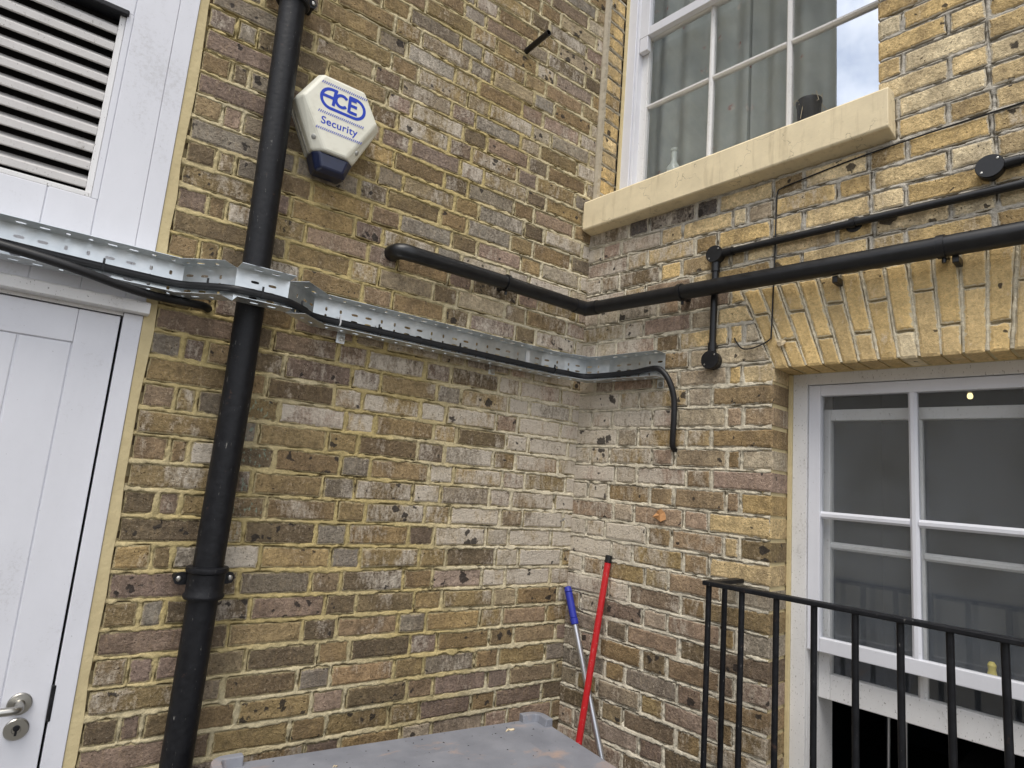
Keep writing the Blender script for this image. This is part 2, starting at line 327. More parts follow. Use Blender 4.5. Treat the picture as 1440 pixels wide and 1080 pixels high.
# ------------------------------------------------------------------ bricks
def brick_geo(corners, inset, depth, proud, rng, keep=(1, 1, 1, 1)):
    """corners: 4 (u, z) anticlockwise; inset per side; returns verts (u, o, z), faces, edge values. ~48 triangles"""
    c = [np.array(p, float) for p in corners]
    n = []
    for i in range(4):
        e = c[(i+1) % 4]-c[i]; e /= np.linalg.norm(e); n.append(np.array([-e[1], e[0]]))
    def offs(d):
        q = []
        for i in range(4):
            a, b = n[i-1], n[i]; da, db = d[i-1], d[i]
            m = np.array([a, b]); q.append(np.linalg.solve(m, [a@c[i]+da, b@c[i]+db]))
        return q
    ins = [(inset+rng.uniform(-.0012, .0016))*k for k in keep]
    per = offs(ins); inn = offs([i + rng.uniform(.006, .009) for i in ins])
    def ring(q, jit):
        r = []
        for i in range(4):
            a, b = q[i], q[(i+1) % 4]; m = 3 if i % 2 == 0 else 2
            for j in range(m):
                p = a+(b-a)*(j/m)
                if jit: p = p + n[i]*rng.uniform(-.0018, .0032)*(1 if keep[i] else 0) + (n[i-1]*rng.uniform(0, .003)*(1 if keep[i-1] else 0) if j == 0 else 0)
                r.append(p)
        return r
    P, Q = ring(per, True), ring(inn, True)
    tu, tz = rng.uniform(-.01, .01), rng.uniform(-.018, .018); cc = sum(c)/4
    hh = lambda p: proud + (p[0]-cc[0])*tu + (p[1]-cc[1])*tz
    V = [(p[0], -depth, p[1]) for p in P] + [(p[0], hh(p)-.0032, p[1]) for p in P] + [(p[0], hh(p)+rng.uniform(-.0006, .0006), p[1]) for p in Q]
    N = len(P)
    F = [(i, (i+1) % N, N+(i+1) % N, N+i) for i in range(N)] + [(N+i, N+(i+1) % N, 2*N+(i+1) % N, 2*N+i) for i in range(N)] + [tuple(range(2*N, 3*N))]
    ex = []
    for i in range(4):
        m = 3 if i % 2 == 0 else 2
        ex += [.9 if (keep[i] == 0 or (j == 0 and keep[i-1] == 0)) else 0 for j in range(m)]
    E = ex + ex + [1]*N
    return V, F, E
class Wall:
    def __init__(s, name, P, mat, parent): s.name = name; s.P = P; s.mat = mat; s.parent = parent; s.items = []
    def add(s, corners, inset, depth, proud, col, prm, rng, keep=(1, 1, 1, 1), P=None):
        P = P or s.P; V, F, E = brick_geo(corners, inset, depth, proud, rng, keep)
        s.items.append(([P(*v) for v in V], F, E, col, prm))
    def mesh(s, items):
        vs, fs, cs, ps = [], [], [], []
        for V, F, E, col, prm in items:
            b = len(vs); vs += V; fs += [tuple(b+i for i in f) for f in F]
            for e in E: cs += [col[0], col[1], col[2], 1]; ps += [prm[0], prm[1], prm[2], e]
        me = bpy.data.meshes.new('brick'); me.from_pydata([tuple(v) for v in vs], [], fs); me.update()
        a = me.color_attributes.new('bcol', 'FLOAT_COLOR', 'POINT'); a.data.foreach_set('color', cs)
        a = me.color_attributes.new('bprm', 'FLOAT_COLOR', 'POINT'); a.data.foreach_set('color', ps)
        return me
    def finish(s, limit=298):
        def size(it):
            c = sum(it[0], Vector())/len(it[0])
            if not in_frame(c): return 0
            a = max((p-c).length for p in it[0]); return a/(c-CAM).length**2
        order = sorted(s.items, key=size, reverse=True)
        single = [i for i in order[:limit] if size(i) > 0]; rest = order[len(single):]
        for it in single: link('brick', s.mesh([it]), s.mat, s.parent)
        if rest:
            o = link('brick_remainder', s.mesh(rest), s.mat, s.parent); o['kind'] = 'stuff'

def wob(u, k, seed): return fbm(np.asarray(u, float), np.asarray(k, float)*.37, 1.6, seed, 2)*.0045
# rows: list of perpend positions (edges) per course
def mortar_sheet(P, us, zs, z0, rows, seed, parent, colf, hole=None, bedw=.0062, perpw=.0055, lift=0.0, arch=None, struck=.0026):
    U, Z = np.meshgrid(us, zs); k0 = np.round((Z-z0)/H)
    best = np.full(U.shape, 9.); 
    for dk in (0,):
        k = k0+dk; zl = z0+k*H+wob(U, k, seed); d = Z-zl; best = d
    kk = np.where(best >= 0, k0, k0-1).astype(int)
    dp = np.full(U.shape, 9.)
    for k in np.unique(kk):
        r = rows.get(int(k))
        if r is None or len(r) == 0: continue
        r = np.asarray(r); m = kk == k; dp[m] = np.abs(U[m][:, None]-r[None, :]).min(1)
    rag = fbm(U, Z, 30, seed+11, 3)*.0095
    jb = bedw+rag+fbm(U, Z, 4, seed+19, 2)*.004; jp = perpw+rag*.9+fbm(U, Z, 5, seed+23, 2)*.003
    dj = np.minimum(np.abs(best)-jb, dp-jp)
    sbed = np.clip(best/np.maximum(jb, .002), -1, 1)
    isb = (np.abs(best)-jb) < (dp-jp)
    hj = lift + np.where(isb, -sbed*struck, 0) + fbm(U, Z, 60, seed+31, 3)*.0022 + fbm(U, Z, 7, seed+37, 2)*.002
    if arch is not None:
        ins, da = arch(U, Z); dj = np.where(ins, da-.0045-rag*.35, dj); hj = np.where(ins, -.0005+fbm(U, Z, 60, seed+31, 2)*.0015, hj)
    m = 1-sstep(-.001, .0035, dj)
    O = -.014+(hj+.014)*m
    col = colf(U, Z); nz, nu = U.shape
    V = np.empty((nz, nu, 3))
    p00 = np.array(P(0, 0, 0)); eu = np.array(P(1, 0, 0))-p00; eo = np.array(P(0, 1, 0))-p00
    V = p00 + U[..., None]*eu + O[..., None]*eo; V[..., 2] = p00[2] + Z
    idx = np.arange(nz*nu).reshape(nz, nu)
    q = np.stack([idx[:-1, :-1], idx[:-1, 1:], idx[1:, 1:], idx[1:, :-1]], -1).reshape(-1, 4)
    if hole is not None:
        uc = (U[:-1, :-1]+U[1:, 1:]).ravel()/2; zc = (Z[:-1, :-1]+Z[1:, 1:]).ravel()/2; q = q[~hole(uc, zc)]
    me = bpy.data.meshes.new('mortar'); nf = len(q)
    me.vertices.add(nz*nu); me.vertices.foreach_set('co', V.reshape(-1).astype(np.float32))
    me.loops.add(nf*4); me.loops.foreach_set('vertex_index', q.reshape(-1).astype(np.int32))
    me.polygons.add(nf); me.polygons.foreach_set('loop_start', np.arange(0, nf*4, 4, dtype=np.int32)); me.polygons.foreach_set('loop_total', np.full(nf, 4, np.int32))
    me.update(calc_edges=True); me.validate()
    a = me.color_attributes.new('mcol', 'FLOAT_COLOR', 'POINT')
    ca = np.ones((nz*nu, 4), np.float32); ca[:, :3] = col.reshape(-1, 3); a.data.foreach_set('color', ca.reshape(-1))
    o = link('mortar', me, 'mortar', parent); me.polygons.foreach_set('use_smooth', np.ones(nf, bool)); return o
def mixc(a, b, f): return np.asarray(a)[:3]*(1-f[..., None]) + np.asarray(b)[:3]*f[..., None]

PAL = dict(dark=lin(108, 95, 76), plum=lin(134, 116, 104), brown=lin(138, 117, 86), olive=lin(146, 127, 90), ochre=lin(166, 142, 99), grey=lin(142, 134, 121),
           pink=lin(164, 142, 126), pale=lin(186, 173, 150), yellow=lin(214, 190, 144), gold=lin(205, 177, 124), cream=lin(218, 202, 168), soot=lin(94, 88, 84), red=lin(152, 122, 106), arch=lin(212, 183, 128), arch2=lin(204, 178, 130))
def pick(wts, rng):
    ks = list(wts); c = PAL[rng.choices(ks, [wts[k] for k in ks])[0]]; d = PAL[rng.choices(ks, [wts[k] for k in ks])[0]]
    f = rng.uniform(.05, .45); j = rng.uniform(.88, 1.14)
    return tuple((c[i]*(1-f)+d[i]*f)*j for i in range(3))

# ------------------------------------------------------------------ setting: yard
g = MB(); g.add([(-60, -60, 0), (60, -60, 0), (60, 60, 0), (-60, 60, 0)], [(0, 1, 2, 3)])
o = build(g, 'ground', 'yard_paving'); o['kind'] = 'structure'

# ------------------------------------------------------------------ left wall
ZL = -0.047854; XD = -1.656
wl = thing('brick_wall', 'old brown stock brick wall with tan pointing behind the black downpipe and alarm box', 'brick wall')
rng = random.Random(3)
W = Wall('left', PL, 'brick_brown', wl); rowsL = {}
for k in range(-21, 33):
    zc = ZL+(k+.5)*H
    per = .3335; base = -1.326 + (0 if k % 2 else .0558); a = .2225
    js = []
    for n in range(-3, 6): js += [base+n*per, base+n*per+a]
    if k % 2 == 0: js = [j - .0 for j in js]
    js = [j+rng.uniform(-.006, .006) for j in js if XD+.045 < j < -.045]
    if k % 2 == 0: js = [j for j in js if j > -1.45]; js = [-1.567+rng.uniform(-.006, .006), -1.511+rng.uniform(-.005, .005)] + js
    us = [XD]+js+[0.012]; rowsL[k] = js
    for u0, u1 in zip(us[:-1], us[1:]):
        um = (u0+u1)/2
        zz = [ZL+k*H+float(wob(u, k, 5)) for u in (u0, u1)] + [ZL+(k+1)*H+float(wob(u, k+1, 5)) for u in (u1, u0)]
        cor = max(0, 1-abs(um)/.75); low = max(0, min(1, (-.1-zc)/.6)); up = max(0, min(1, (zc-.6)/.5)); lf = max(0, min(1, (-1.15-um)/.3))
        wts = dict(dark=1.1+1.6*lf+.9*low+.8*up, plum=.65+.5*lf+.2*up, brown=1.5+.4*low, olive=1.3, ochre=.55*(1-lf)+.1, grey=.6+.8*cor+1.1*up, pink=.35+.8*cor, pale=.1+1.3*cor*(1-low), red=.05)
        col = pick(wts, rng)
        wb = (1 if (.45 > zc > -.55) else .35)*(.25+.75*min(1, max(0, (um+1.35)/.7)))
        white = max(0, rng.gauss(.05+.62*wb*(1-low)+.45*max(0, 1-abs(um)/.45)*(-.45 < zc < .9), .25)); white = min(1, white)
        black = min(1, max(0, rng.gauss(.36+.12*lf, .36)))
        green = 1.0 if (u0 < -1.33 < u1 and -.3 < zc < .16) else 0
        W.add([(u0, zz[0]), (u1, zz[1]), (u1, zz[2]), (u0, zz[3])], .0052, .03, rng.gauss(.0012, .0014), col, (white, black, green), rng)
W.finish()
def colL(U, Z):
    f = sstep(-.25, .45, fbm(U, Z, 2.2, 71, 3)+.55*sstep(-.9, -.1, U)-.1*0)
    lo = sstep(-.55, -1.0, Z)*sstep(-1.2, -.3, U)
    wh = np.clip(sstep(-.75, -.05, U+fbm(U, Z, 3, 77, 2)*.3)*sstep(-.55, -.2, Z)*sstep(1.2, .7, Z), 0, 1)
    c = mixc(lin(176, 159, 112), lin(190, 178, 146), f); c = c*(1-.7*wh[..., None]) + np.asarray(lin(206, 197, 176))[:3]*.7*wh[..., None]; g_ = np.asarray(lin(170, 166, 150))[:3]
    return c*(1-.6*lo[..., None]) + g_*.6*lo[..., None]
zsL = np.concatenate([np.arange(-1.66, -1.02, .02), np.arange(-1.02, 2.42, .0042)])
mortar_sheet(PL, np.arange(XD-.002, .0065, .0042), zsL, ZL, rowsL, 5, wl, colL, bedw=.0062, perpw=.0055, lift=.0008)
b = MB(); b.box(PL, -1.66, .5, -.35, -.0135, -1.66, 2.42); b.box(PL, -3.82, -2.75, -.35, -.0135, -1.66, 2.42)
b.box(PL, -3.82, .5, -.35, -.004, 2.4205, 6.4)
build(b, 'wall_core', 'far_brick', wl)

# ------------------------------------------------------------------ right wall
ZR = 0.161708; JL = .867
wr = thing('brick_wall', 'yellow and brown stock brick wall with two sash windows and a flat gauged arch', 'brick wall')
rng = random.Random(11)
W = Wall('right', PR, 'brick_yellow', wr); rowsR = {}
AZ0, AZ1 = .437, .735
def a_b(v): return .867-.122*v
def a_p(v): return .0535+.012*v
def skew(z): return a_b((z-AZ0)/(AZ1-AZ0))
UE = 1.78; UJ = 1.197; SZ0, SZ1 = 1.14, 1.30
def colR_at(u, z, rng):
    yel = max(0, min(1, (u-.45)/.25))*max(0, min(1, (z-.25)/.2)); yel = max(yel, max(0, min(1, (z-.75)/.15))*max(0, min(1, (u-.3)/.25)), .16*max(0, min(1, (z+.5)/.4))*(u > .3))
    low = max(0, min(1, (-.25-z)/.35)); cor = max(0, 1-u/.45)
    soot = 1 if (z > 1.03 and u < .62 and rng.random() < .85) else 0
    if soot: return pick(dict(soot=3, dark=1.2), rng), 0, yel
    wts = dict(yellow=2.2*yel, gold=1.7*yel, cream=1.3*yel, brown=.35+.7*low+.35*(1-yel), pink=.9*(1-yel)+.12, pale=.55*(1-low)*(1-yel)+.5*cor*(1-low)+.15*yel, olive=.5*(1-yel)+.6*low, dark=.6*low+.05, soot=.12*yel, plum=.5*(1-yel)*(.4+low)+.12*yel, grey=.35*low+.3*cor, ochre=.55*(1-low))
    return pick(wts, rng), low, yel
for k in range(-25, 30):
    z0, z1 = ZR+k*H, ZR+(k+1)*H; zc = (z0+z1)/2
    per = .3145
    if k % 2: js = [.080, .1835, .3855, .490, .701, .757]; ext = [.757+.105+i*per+d for i in range(0, 4) for d in (0, .21)]
    else: js = [.215, .319, .542, .643]; ext = [.853+i*per+d for i in range(0, 4) for d in (0, .104)]
    js = [j+rng.uniform(-.005, .005) for j in js]; ext = [j+rng.uniform(-.005, .005) for j in ext]
    spans = []
    if zc < AZ0:                                       # pier left of the lower window
        es = [-.012]+js+[JL]; spans = [(a, b2, (1, 1 if b2 != JL else 0, 1, 1), .03 if b2 != JL else .145) for a, b2 in zip(es[:-1], es[1:])]
    else:
        al = js+ext
        if zc < AZ1: lim = [-.012, None]
        if zc < AZ1:
            s0 = skew(zc); al = [j for j in al if j < s0-.045]; es = [-.012]+al+['s']
        elif z0 < SZ1-.02 and zc < 1.30:
            if z0 > 1.12:
                es = [1.25]+[j for j in al if 1.25+.05 < j < UE-.04]+[UE]
            else: es = [-.012]+[j for j in al if j < UE-.04]+[UE]
        else:
            es = [UJ]+[j for j in al if UJ+.05 < j < UE-.04]+[UE]
        spans = [(a, b2, (1, 1, 1, 0 if a == UJ else 1), .06 if a == UJ else .03) for a, b2 in zip(es[:-1], es[1:])]
    rowsR[k] = [x for s in spans for x in s[:2] if x != 's' and -.01 < x < UE-.01]
    for a, b2, keep, dep in spans:
        wz = lambda u, kk: ZR+kk*H+float(wob(u, kk, 6))
        if b2 == 's': uu0, uu1 = skew(z0), skew(z1)
        else: uu0 = uu1 = b2
        um = (a+uu0)/2; col, low, yel = colR_at(um, zc, rng)
        white = min(1, max(0, rng.gauss(.85*max(0, 1-um/.6)*(1-low)+.16, .22)))*(1-.6*yel); black = min(1, max(0, rng.gauss(.34-.1*yel, .32)))
        W.add([(a, wz(a, k)), (uu0, wz(uu0, k)), (uu1, wz(uu1, k+1)), (a, wz(a, k+1))], .0048, dep, rng.gauss(.0012, .0013), col, (white, black, 0), rng, keep)
# brick reveal beside the upper window
for k in range(14, 30):
    z0, z1 = ZR+k*H-.02, ZR+(k+1)*H-.02
    col = pick(dict(gold=2, yellow=1.6, ochre=1, cream=.5), rng)
    W.add([(.016, z0), (.135+rng.uniform(-.004, .004), z0), (.135, z1), (.016, z1)], .005, .03, rng.gauss(.001, .001), col, (.2, rng.uniform(.2, .6), 0), rng, P=PV)
W.finish(290)
# flat arch: each column of the gauged arch is a long and a short brick
va = Wall('arch', PR, 'brick_yellow', wr)
for i in range(20):
    if a_b(0)+i*a_p(0) > 1.93: break
    cut = .30 if i % 2 else .66
    cut += rng.uniform(-.03, .03)
    for v0, v1 in ((0, cut), (cut, 1)):
        q = lambda ii, v: (a_b(v)+ii*a_p(v), AZ0+v*(AZ1-AZ0))
        col = pick(dict(arch=2, arch2=2, cream=.25), rng)
        va.add([q(i, v0), q(i+1, v0), q(i+1, v1), q(i, v1)], .0032, .14 if v0 == 0 else .03, .0015+rng.gauss(0, .0007), col, (rng.uniform(0, .2), rng.uniform(0, .35), 0), rng, (0 if v0 == 0 else 1, 1, 1, 1))
for it in va.items: link('arch_brick', va.mesh([it]), 'brick_arch', wr)
def archd(U, Z):
    v = np.clip((Z-AZ0)/(AZ1-AZ0), 0, 1); f = (U-a_b(v))/a_p(v); d = np.abs(f-np.round(f))*a_p(v)
    ins = (Z > AZ0-.002) & (Z < AZ1+.004) & (U > a_b(v)-.003)
    return ins, np.minimum(d, np.abs(Z-AZ1))
def colR(U, Z):
    n = fbm(U, Z, 3, 81, 3)
    f = np.maximum(sstep(.5, .75, U+n*.2)*sstep(.35, .6, Z), sstep(.95, 1.1, Z+n*.1)*sstep(.15, .4, U))
    c = mixc(lin(196, 187, 166), lin(176, 170, 158), f); ar = archd(U, Z)[0]; c = np.where(ar[..., None], np.asarray(lin(206, 196, 172))[:3], c); lo = sstep(-.1, -.4, Z+n*.2)
    return c*(1-.35*lo[..., None]) + np.asarray(lin(204, 198, 184))[:3]*.35*lo[..., None]
def holeR(u, z):
    return ((u > JL-.006) & (z < AZ0+.004) & (z > -1.25) & (u < 1.94)) | ((u > JU+.001) & (u < UJ+.006) & (z > 1.16)) | ((u < 1.235) & (u > JU) & (z > 1.15) & (z < 1.3))
zsR = np.concatenate([np.arange(-1.66, -1.02, .02), np.arange(-1.02, 2.42, .0042)])
mortar_sheet(PR, np.arange(-.0065, UE, .0042), zsR, ZR, rowsR, 6, wr, colR, hole=holeR, bedw=.0056, perpw=.005, lift=.0002, arch=archd, struck=.0018)
mortar_sheet(PV, np.arange(0, .15, .0042), np.arange(1.2, 2.42, .0042), ZR-.02, {k: [] for k in range(10, 33)}, 9, wr, lambda U, Z: mixc(lin(150, 142, 124), lin(170, 162, 144), sstep(-.3, .3, fbm(U, Z, 5, 3, 2))), lift=0)
b = MB(); zz = np.linspace(1.285, 2.42, 60); rg = random.Random(21)
sec = [[PR(-.003+rg.uniform(-.002, .001), .0025, z), PR(.008, .006+rg.uniform(-.001, .001), z), PR(JU+.004+rg.uniform(-.001, .003), .002, z), PR(JU+.005, -.016+rg.uniform(-.004, .002), z), PR(-.003, -.016, z)] for z in zz]
b.add([p for q in sec for p in q], [(i*5+k, i*5+(k+1) % 5, (i+1)*5+(k+1) % 5, (i+1)*5+k) for i in range(59) for k in range(5)]+[(0, 1, 2, 3, 4), tuple(295+k for k in range(5))])
build(b, 'corner_joint', 'grey_fillet', wr)
b = MB()
b.box(PR, .83, JL-.004, -.15, -.006, -1.25, AZ0+.02)                       # mortar bed of the lower reveal
b.box(PR, JL-.03, 1.95, -.139, -.007, AZ0+.004, AZ0+.03)                   # and behind the arch soffit
build(b, 'reveal_bed', 'render_fillet', wr)
b = MB()
b.box(PR, -.3, .84, -.35, -.0145, -1.66, 1.165); b.box(PR, .8405, 3.3, -.35, -.0145, .47, 1.165); b.box(PR, 1.225, 3.3, -.12, -.0145, 1.1655, 3.2); b.box(PR, 1.31, 3.3, -.35, -.1205, 1.1655, 3.2)
b.box(PR, .8405, 3.3, -.35, -.0145, -1.66, -1.26); b.box(PR, 1.97, 3.3, -.35, -.0145, -1.2595, .4695)
b.box(PR, -.3, JU-.0145, -.35, -.0145, 1.1655, 3.2); b.box(PR, -.3, 3.3, -.35, -.004, 3.2005, 6.4)
b.box(PR, UE+.001, 3.3, -.0144, 0, .5, 3.2); b.box(PR, 1.98, 3.3, -.0144, 0, -1.66, .5)
build(b, 'wall_core', 'far_brick', wr)
# rooms behind the windows
b = MB(); u0, u1, z0, z1, d = .3, 2.6, -1.5, .9, 3.0
vs = [PR(u, o_, z) for z in (z0, z1) for o_ in (-.352, -d) for u in (u0, u1)]
b.add(vs, [(0, 1, 3, 2), (4, 6, 7, 5), (2, 3, 7, 6), (0, 2, 6, 4), (1, 5, 7, 3)])
o = build(b, 'room', 'dark_room'); o['kind'] = 'structure'
b = MB(); u0, u1, z0, z1, d = -.28, 2.2, 1.0, 3.6, 1.6                  # upper room, lit by a second window in its far wall
vs = [PR(u, o_, z) for z in (z0, z1) for o_ in (-.352, -d) for u in (u0, u1)]
b.add(vs, [(0, 1, 3, 2), (4, 6, 7, 5), (0, 2, 6, 4), (1, 5, 7, 3)])
b.box(PR, u0, .28, -d-.1, -d, z0, z1); b.box(PR, .95, u1, -d-.1, -d, z0, z1); b.box(PR, .28, .95, -d-.1, -d, z0, 2.15); b.box(PR, .28, .95, -d-.1, -d, 3.35, z1)
o = build(b, 'room', 'dark_room', fix=False); o['kind'] = 'structure'
# unseen building added behind the viewer so the panes mirror something dark
ob = thing('house', 'unseen low house across the yard behind the viewer', 'house')
b = MB(); b.box(XY, -11, -9.5, -12, 9, -1.66, 2.6); build(b, 'wall', 'grey_fillet', ob)
b = MB(); b.prism([XY(-9.2, -12.3, 2.6), XY(-11.3, -12.3, 2.6), XY(-10.9, -12.3, 3.4)], [XY(-9.2, 9.3, 2.6), XY(-11.3, 9.3, 2.6), XY(-10.9, 9.3, 3.4)]); build(b, 'roof', 'dark_clutter', ob)
b = MB()
b.box(XY, -9.49, -9.44, -4.2, -3.0, -.7, .9); build(b, 'window', 'white_old', ob)

# ------------------------------------------------------------------ sash windows
def sash(parent, nm, u0, u1, z0, z1, of, sw, tw, bw, us, zs, mw, gl, dep=.04, mat='white_old', horn=False):
    b = MB()
    b.box(PR, u0, u0+sw, of-dep, of, z0, z1); b.box(PR, u1-sw, u1, of-dep, of, z0, z1)
    b.box(PR, u0+sw, u1-sw, of-dep+.002, of-.0015, z1-tw, z1); b.box(PR, u0+sw, u1-sw, of-dep+.002, of-.0015, z0, z0+bw)
    if horn: 
        b.box(PR, u0+.004, u0+sw-.006, of-dep+.003, of-.001, z0-.075, z0); b.box(PR, u1-sw+.006, u1-.004, of-dep+.003, of-.001, z0-.075, z0)
    s = build(b, nm, mat, parent, bevel=.0025)
    edges = [u0+sw]+[x for c in us for x in (c-mw/2, c+mw/2)]+[u1-sw]
    ez = [z0+bw]+[x for c in zs for x in (c-mw/2, c+mw/2)]+[z1-tw]
    for c in us:
        m = MB(); prof = [(-mw/2, of-dep+.004), (mw/2, of-dep+.004), (mw/2, of-.012), (mw*.2, of-.004), (-mw*.2, of-.004), (-mw/2, of-.012)]
        m.prism([PR(c+a, q, z0+bw) for a, q in prof], [PR(c+a, q, z1-tw) for a, q in prof]); build(m, 'glazing_bar', mat, s)
    for c in zs:
        for a0, a1 in zip(edges[0::2], edges[1::2]):
            m = MB(); prof = [(-mw/2, of-dep+.005), (mw/2, of-dep+.005), (mw/2, of-.013), (mw*.2, of-.005), (-mw*.2, of-.005), (-mw/2, of-.013)]
            m.prism([PR(a0, q, c+a) for a, q in prof], [PR(a1, q, c+a) for a, q in prof]); build(m, 'glazing_bar', mat, s)
    for a0, a1 in zip(edges[0::2], edges[1::2]):
        for c0, c1 in zip(ez[0::2], ez[1::2]):
            m = MB(); m.box(PR, a0-.003, a1+.003, of-.021, of-.018, c0-.003, c1+.003); build(m, 'pane', gl, s)
    return s
# upper window
uw = thing('sash_window', 'upper white sash window with patterned curtains above the cream sill', 'window')
b = MB(); b.box(PR, JU+.011, .082, -.29, -.148, 1.3, 3.1); b.box(PR, 1.252, 1.308, -.29, -.148, 1.3, 3.1); b.box(PR, .082, 1.252, -.29, -.150, 3.02, 3.1)
b.box(PR, .0825, .096, -.20, -.156, 1.3, 3.02); b.box(PR, .0825, 1.2515, -.29, -.152, 1.3, 1.335)
build(b, 'window_frame', 'white_paint', uw, bevel=.0025)
sash(uw, 'upper_sash', .094, 1.25, 2.178, 3.015, -.158, .056, .05, .045, (.47, .812), (2.6,), .02, 'pane_glass', .034, 'white_paint', True)
sash(uw, 'lower_sash', .084, 1.25, 1.337, 2.222, -.193, .047, .04, .07, (.467, .814), (1.825,), .021, 'pane_glass', .036, 'white_old')
m = MB(); m.box(PR, JU+.003, JU+.0135, -.153, -.135, 1.3, 3.1); build(m, 'mastic_strip', 'render_fillet', uw)
# curtain hanging inside
cv, cfz = [], []; nu = 150
for j, z in enumerate(np.linspace(1.335, 3.05, 8)):
    for i in range(nu):
        u = .05+i/(nu-1)*.905; s_ = .018*math.sin(u*46+.6*math.sin(u*9))+.010*math.sin(u*23+1.3+.2*z)
        if .60 < u < .606: s_ -= .03
        cv.append(PR(u, -.312+s_, z))
cfz = [(j*nu+i, j*nu+i+1, (j+1)*nu+i+1, (j+1)*nu+i) for j in range(7) for i in range(nu-1)]
m = MB(); m.add(cv, cfz); o = build(m, 'curtain', 'curtain_cloth', None, smooth=True)
tag(o, 'pale grey-green curtain with small sprigs hanging inside the upper window', 'curtain')
so_ = o.modifiers.new('thick', 'SOLIDIFY'); so_.thickness = .002
# things on the inner ledge
m = MB(); m.box(PR, .0, 1.2, -.36, -.2925, 1.25, 1.328); o = build(m, 'window_board', 'white_old', uw, bevel=.003)
bt = thing('bottle', 'small clear glass bottle standing inside the upper window', 'bottle')
c0 = PR(.255, -.262, 1.336); m = MB(); m.lathe(c0, (0, 0, 1), [(.03, 0), (.036, .006), (.037, .12), (.034, .15), (.018, .176), (.0135, .185), (.0135, .235), (.017, .238), (.017, .25), (.012, .252)], 24); build(m, 'glass_body', 'bottle_glass', bt, smooth=True)
m = MB(); m.lathe(c0, (0, 0, 1), [(.0374, .03), (.0378, .032), (.0378, .125), (.0374, .127)], 24); build(m, 'paper_label', 'white_plastic', bt, smooth=True); place(bt, c0)
pt = thing('plant_pot', 'black glossy pot with a dried plant inside the upper window', 'pot')
c0 = PR(.868, -.268, 1.336); m = MB(); m.lathe(c0, (0, 0, 1), [(.034, 0), (.036, .004), (.045, .215), (.048, .22), (.048, .235), (.042, .235), (.040, .2)], 28); build(m, 'pot_body', 'black_plastic', pt, smooth=True)
m = MB(); rg = random.Random(5)
for i in range(26):
    a = rg.uniform(0, 6.28); p = c0+Vector((.03*math.cos(a), .03*math.sin(a), .21)); q = p+Vector((rg.uniform(-.03, .03), rg.uniform(-.03, .02), rg.uniform(.01, .05)))
    m.tube([p, q, q+Vector((rg.uniform(-.03, .03), rg.uniform(-.03, .03), rg.uniform(-.08, -.01)))], .0012, 4)
build(m, 'dried_stems', 'pale_scrap', pt); place(pt, c0)
# lower window
lw = thing('sash_window', 'lower white sash window with its bottom sash pushed up behind the black railing', 'window')
b = MB(); b.box(PR, .879, .9265, -.31, -.128, -1.25, .436); b.box(PR, 1.835, 1.935, -.31, -.128, -1.25, .436); b.box(PR, .9265, 1.835, -.31, -.130, .398, .4362)
b.box(PR, .9266, .944, -.31, -.182, -1.25, .398); b.box(PR, .9265, 1.835, -.31, -.09, -1.25, -1.20); b.box(PR, .9267, .9285, -.17, -.14, -1.2, .398)
build(b, 'window_frame', 'white_old', lw, bevel=.003)
sash(lw, 'upper_sash', .929, 1.833, -.474, .396, -.136, .038, .037, .044, (1.238, 1.522), (-.041,), .024, 'pane_dusty', .034, 'white_paint')
sash(lw, 'lower_sash', .945, 1.832, -.624, .318, -.186, .036, .038, .078, (1.238, 1.522), (-.139,), .024, 'pane_dusty', .036, 'white_old')
m = MB(); m.box(PR, JL+.0005, .8785, -.150, -.116, -1.25, .434); build(m, 'mastic_strip', 'render_fillet', lw)
m = MB(); m.box(PR, .8788, 1.935, -.150, -.122, .4365, .4402); build(m, 'mastic_strip', 'render_fillet', lw)
# inside the lower room
lp = thing('glint_bulb', 'glowing bulb added for a warm lamp glimpsed through the lower window', 'glint')  # glowing bulb added in place of the yellow reflection on the pane
c0 = PR(1.27, -.75, .44); m = MB(); m.lathe(c0, (0, 0, 1), [(.002, -.011), (.007, -.009), (.0095, -.002), (.009, .004), (.006, .012)], 16); build(m, 'bulb', 'glint_glow', lp, smooth=True)
m = MB(); m.lathe(c0, (0, 0, 1), [(.013, .016), (.013, .05), (.004, .055), (.004, .46)], 12); build(m, 'glint_holder', 'black_plastic', lp, smooth=True); place(lp, c0)
m = MB(); m.lathe(PR(1.405, -.2, -.4575), (0, 0, 1), [(.018, 0), (.02, .006), (.012, .02), (.009, .036), (.011, .046), (.006, .055)], 14); o = build(m, 'yellow_peg', 'yellow_plastic', lw, smooth=True)  # small yellow peg-like object on the sash rail
for i, (u, of, z0, z1, r) in enumerate(((1.02, -.6, -1.4, -.66, .006), (1.07, -.62, -1.4, -.64, .005))):
    m = MB(); m.tube([PR(u, of, z0), PR(u+.01, of, z1)], r, 8); o = build(m, 'thin_rod', 'aluminium'); tag(o, ('leftmost' if i == 0 else 'right-hand') + ' of two thin pale rods standing inside the open lower window', 'rod')
m = MB()
m.box(PR, 1.15, 1.75, -1.5, -.85, -1.5, -.92); o = build(m, 'cabinet', 'dark_clutter', None, bevel=.01); tag(o, 'dark cabinet in the room behind the open lower window', 'cabinet')

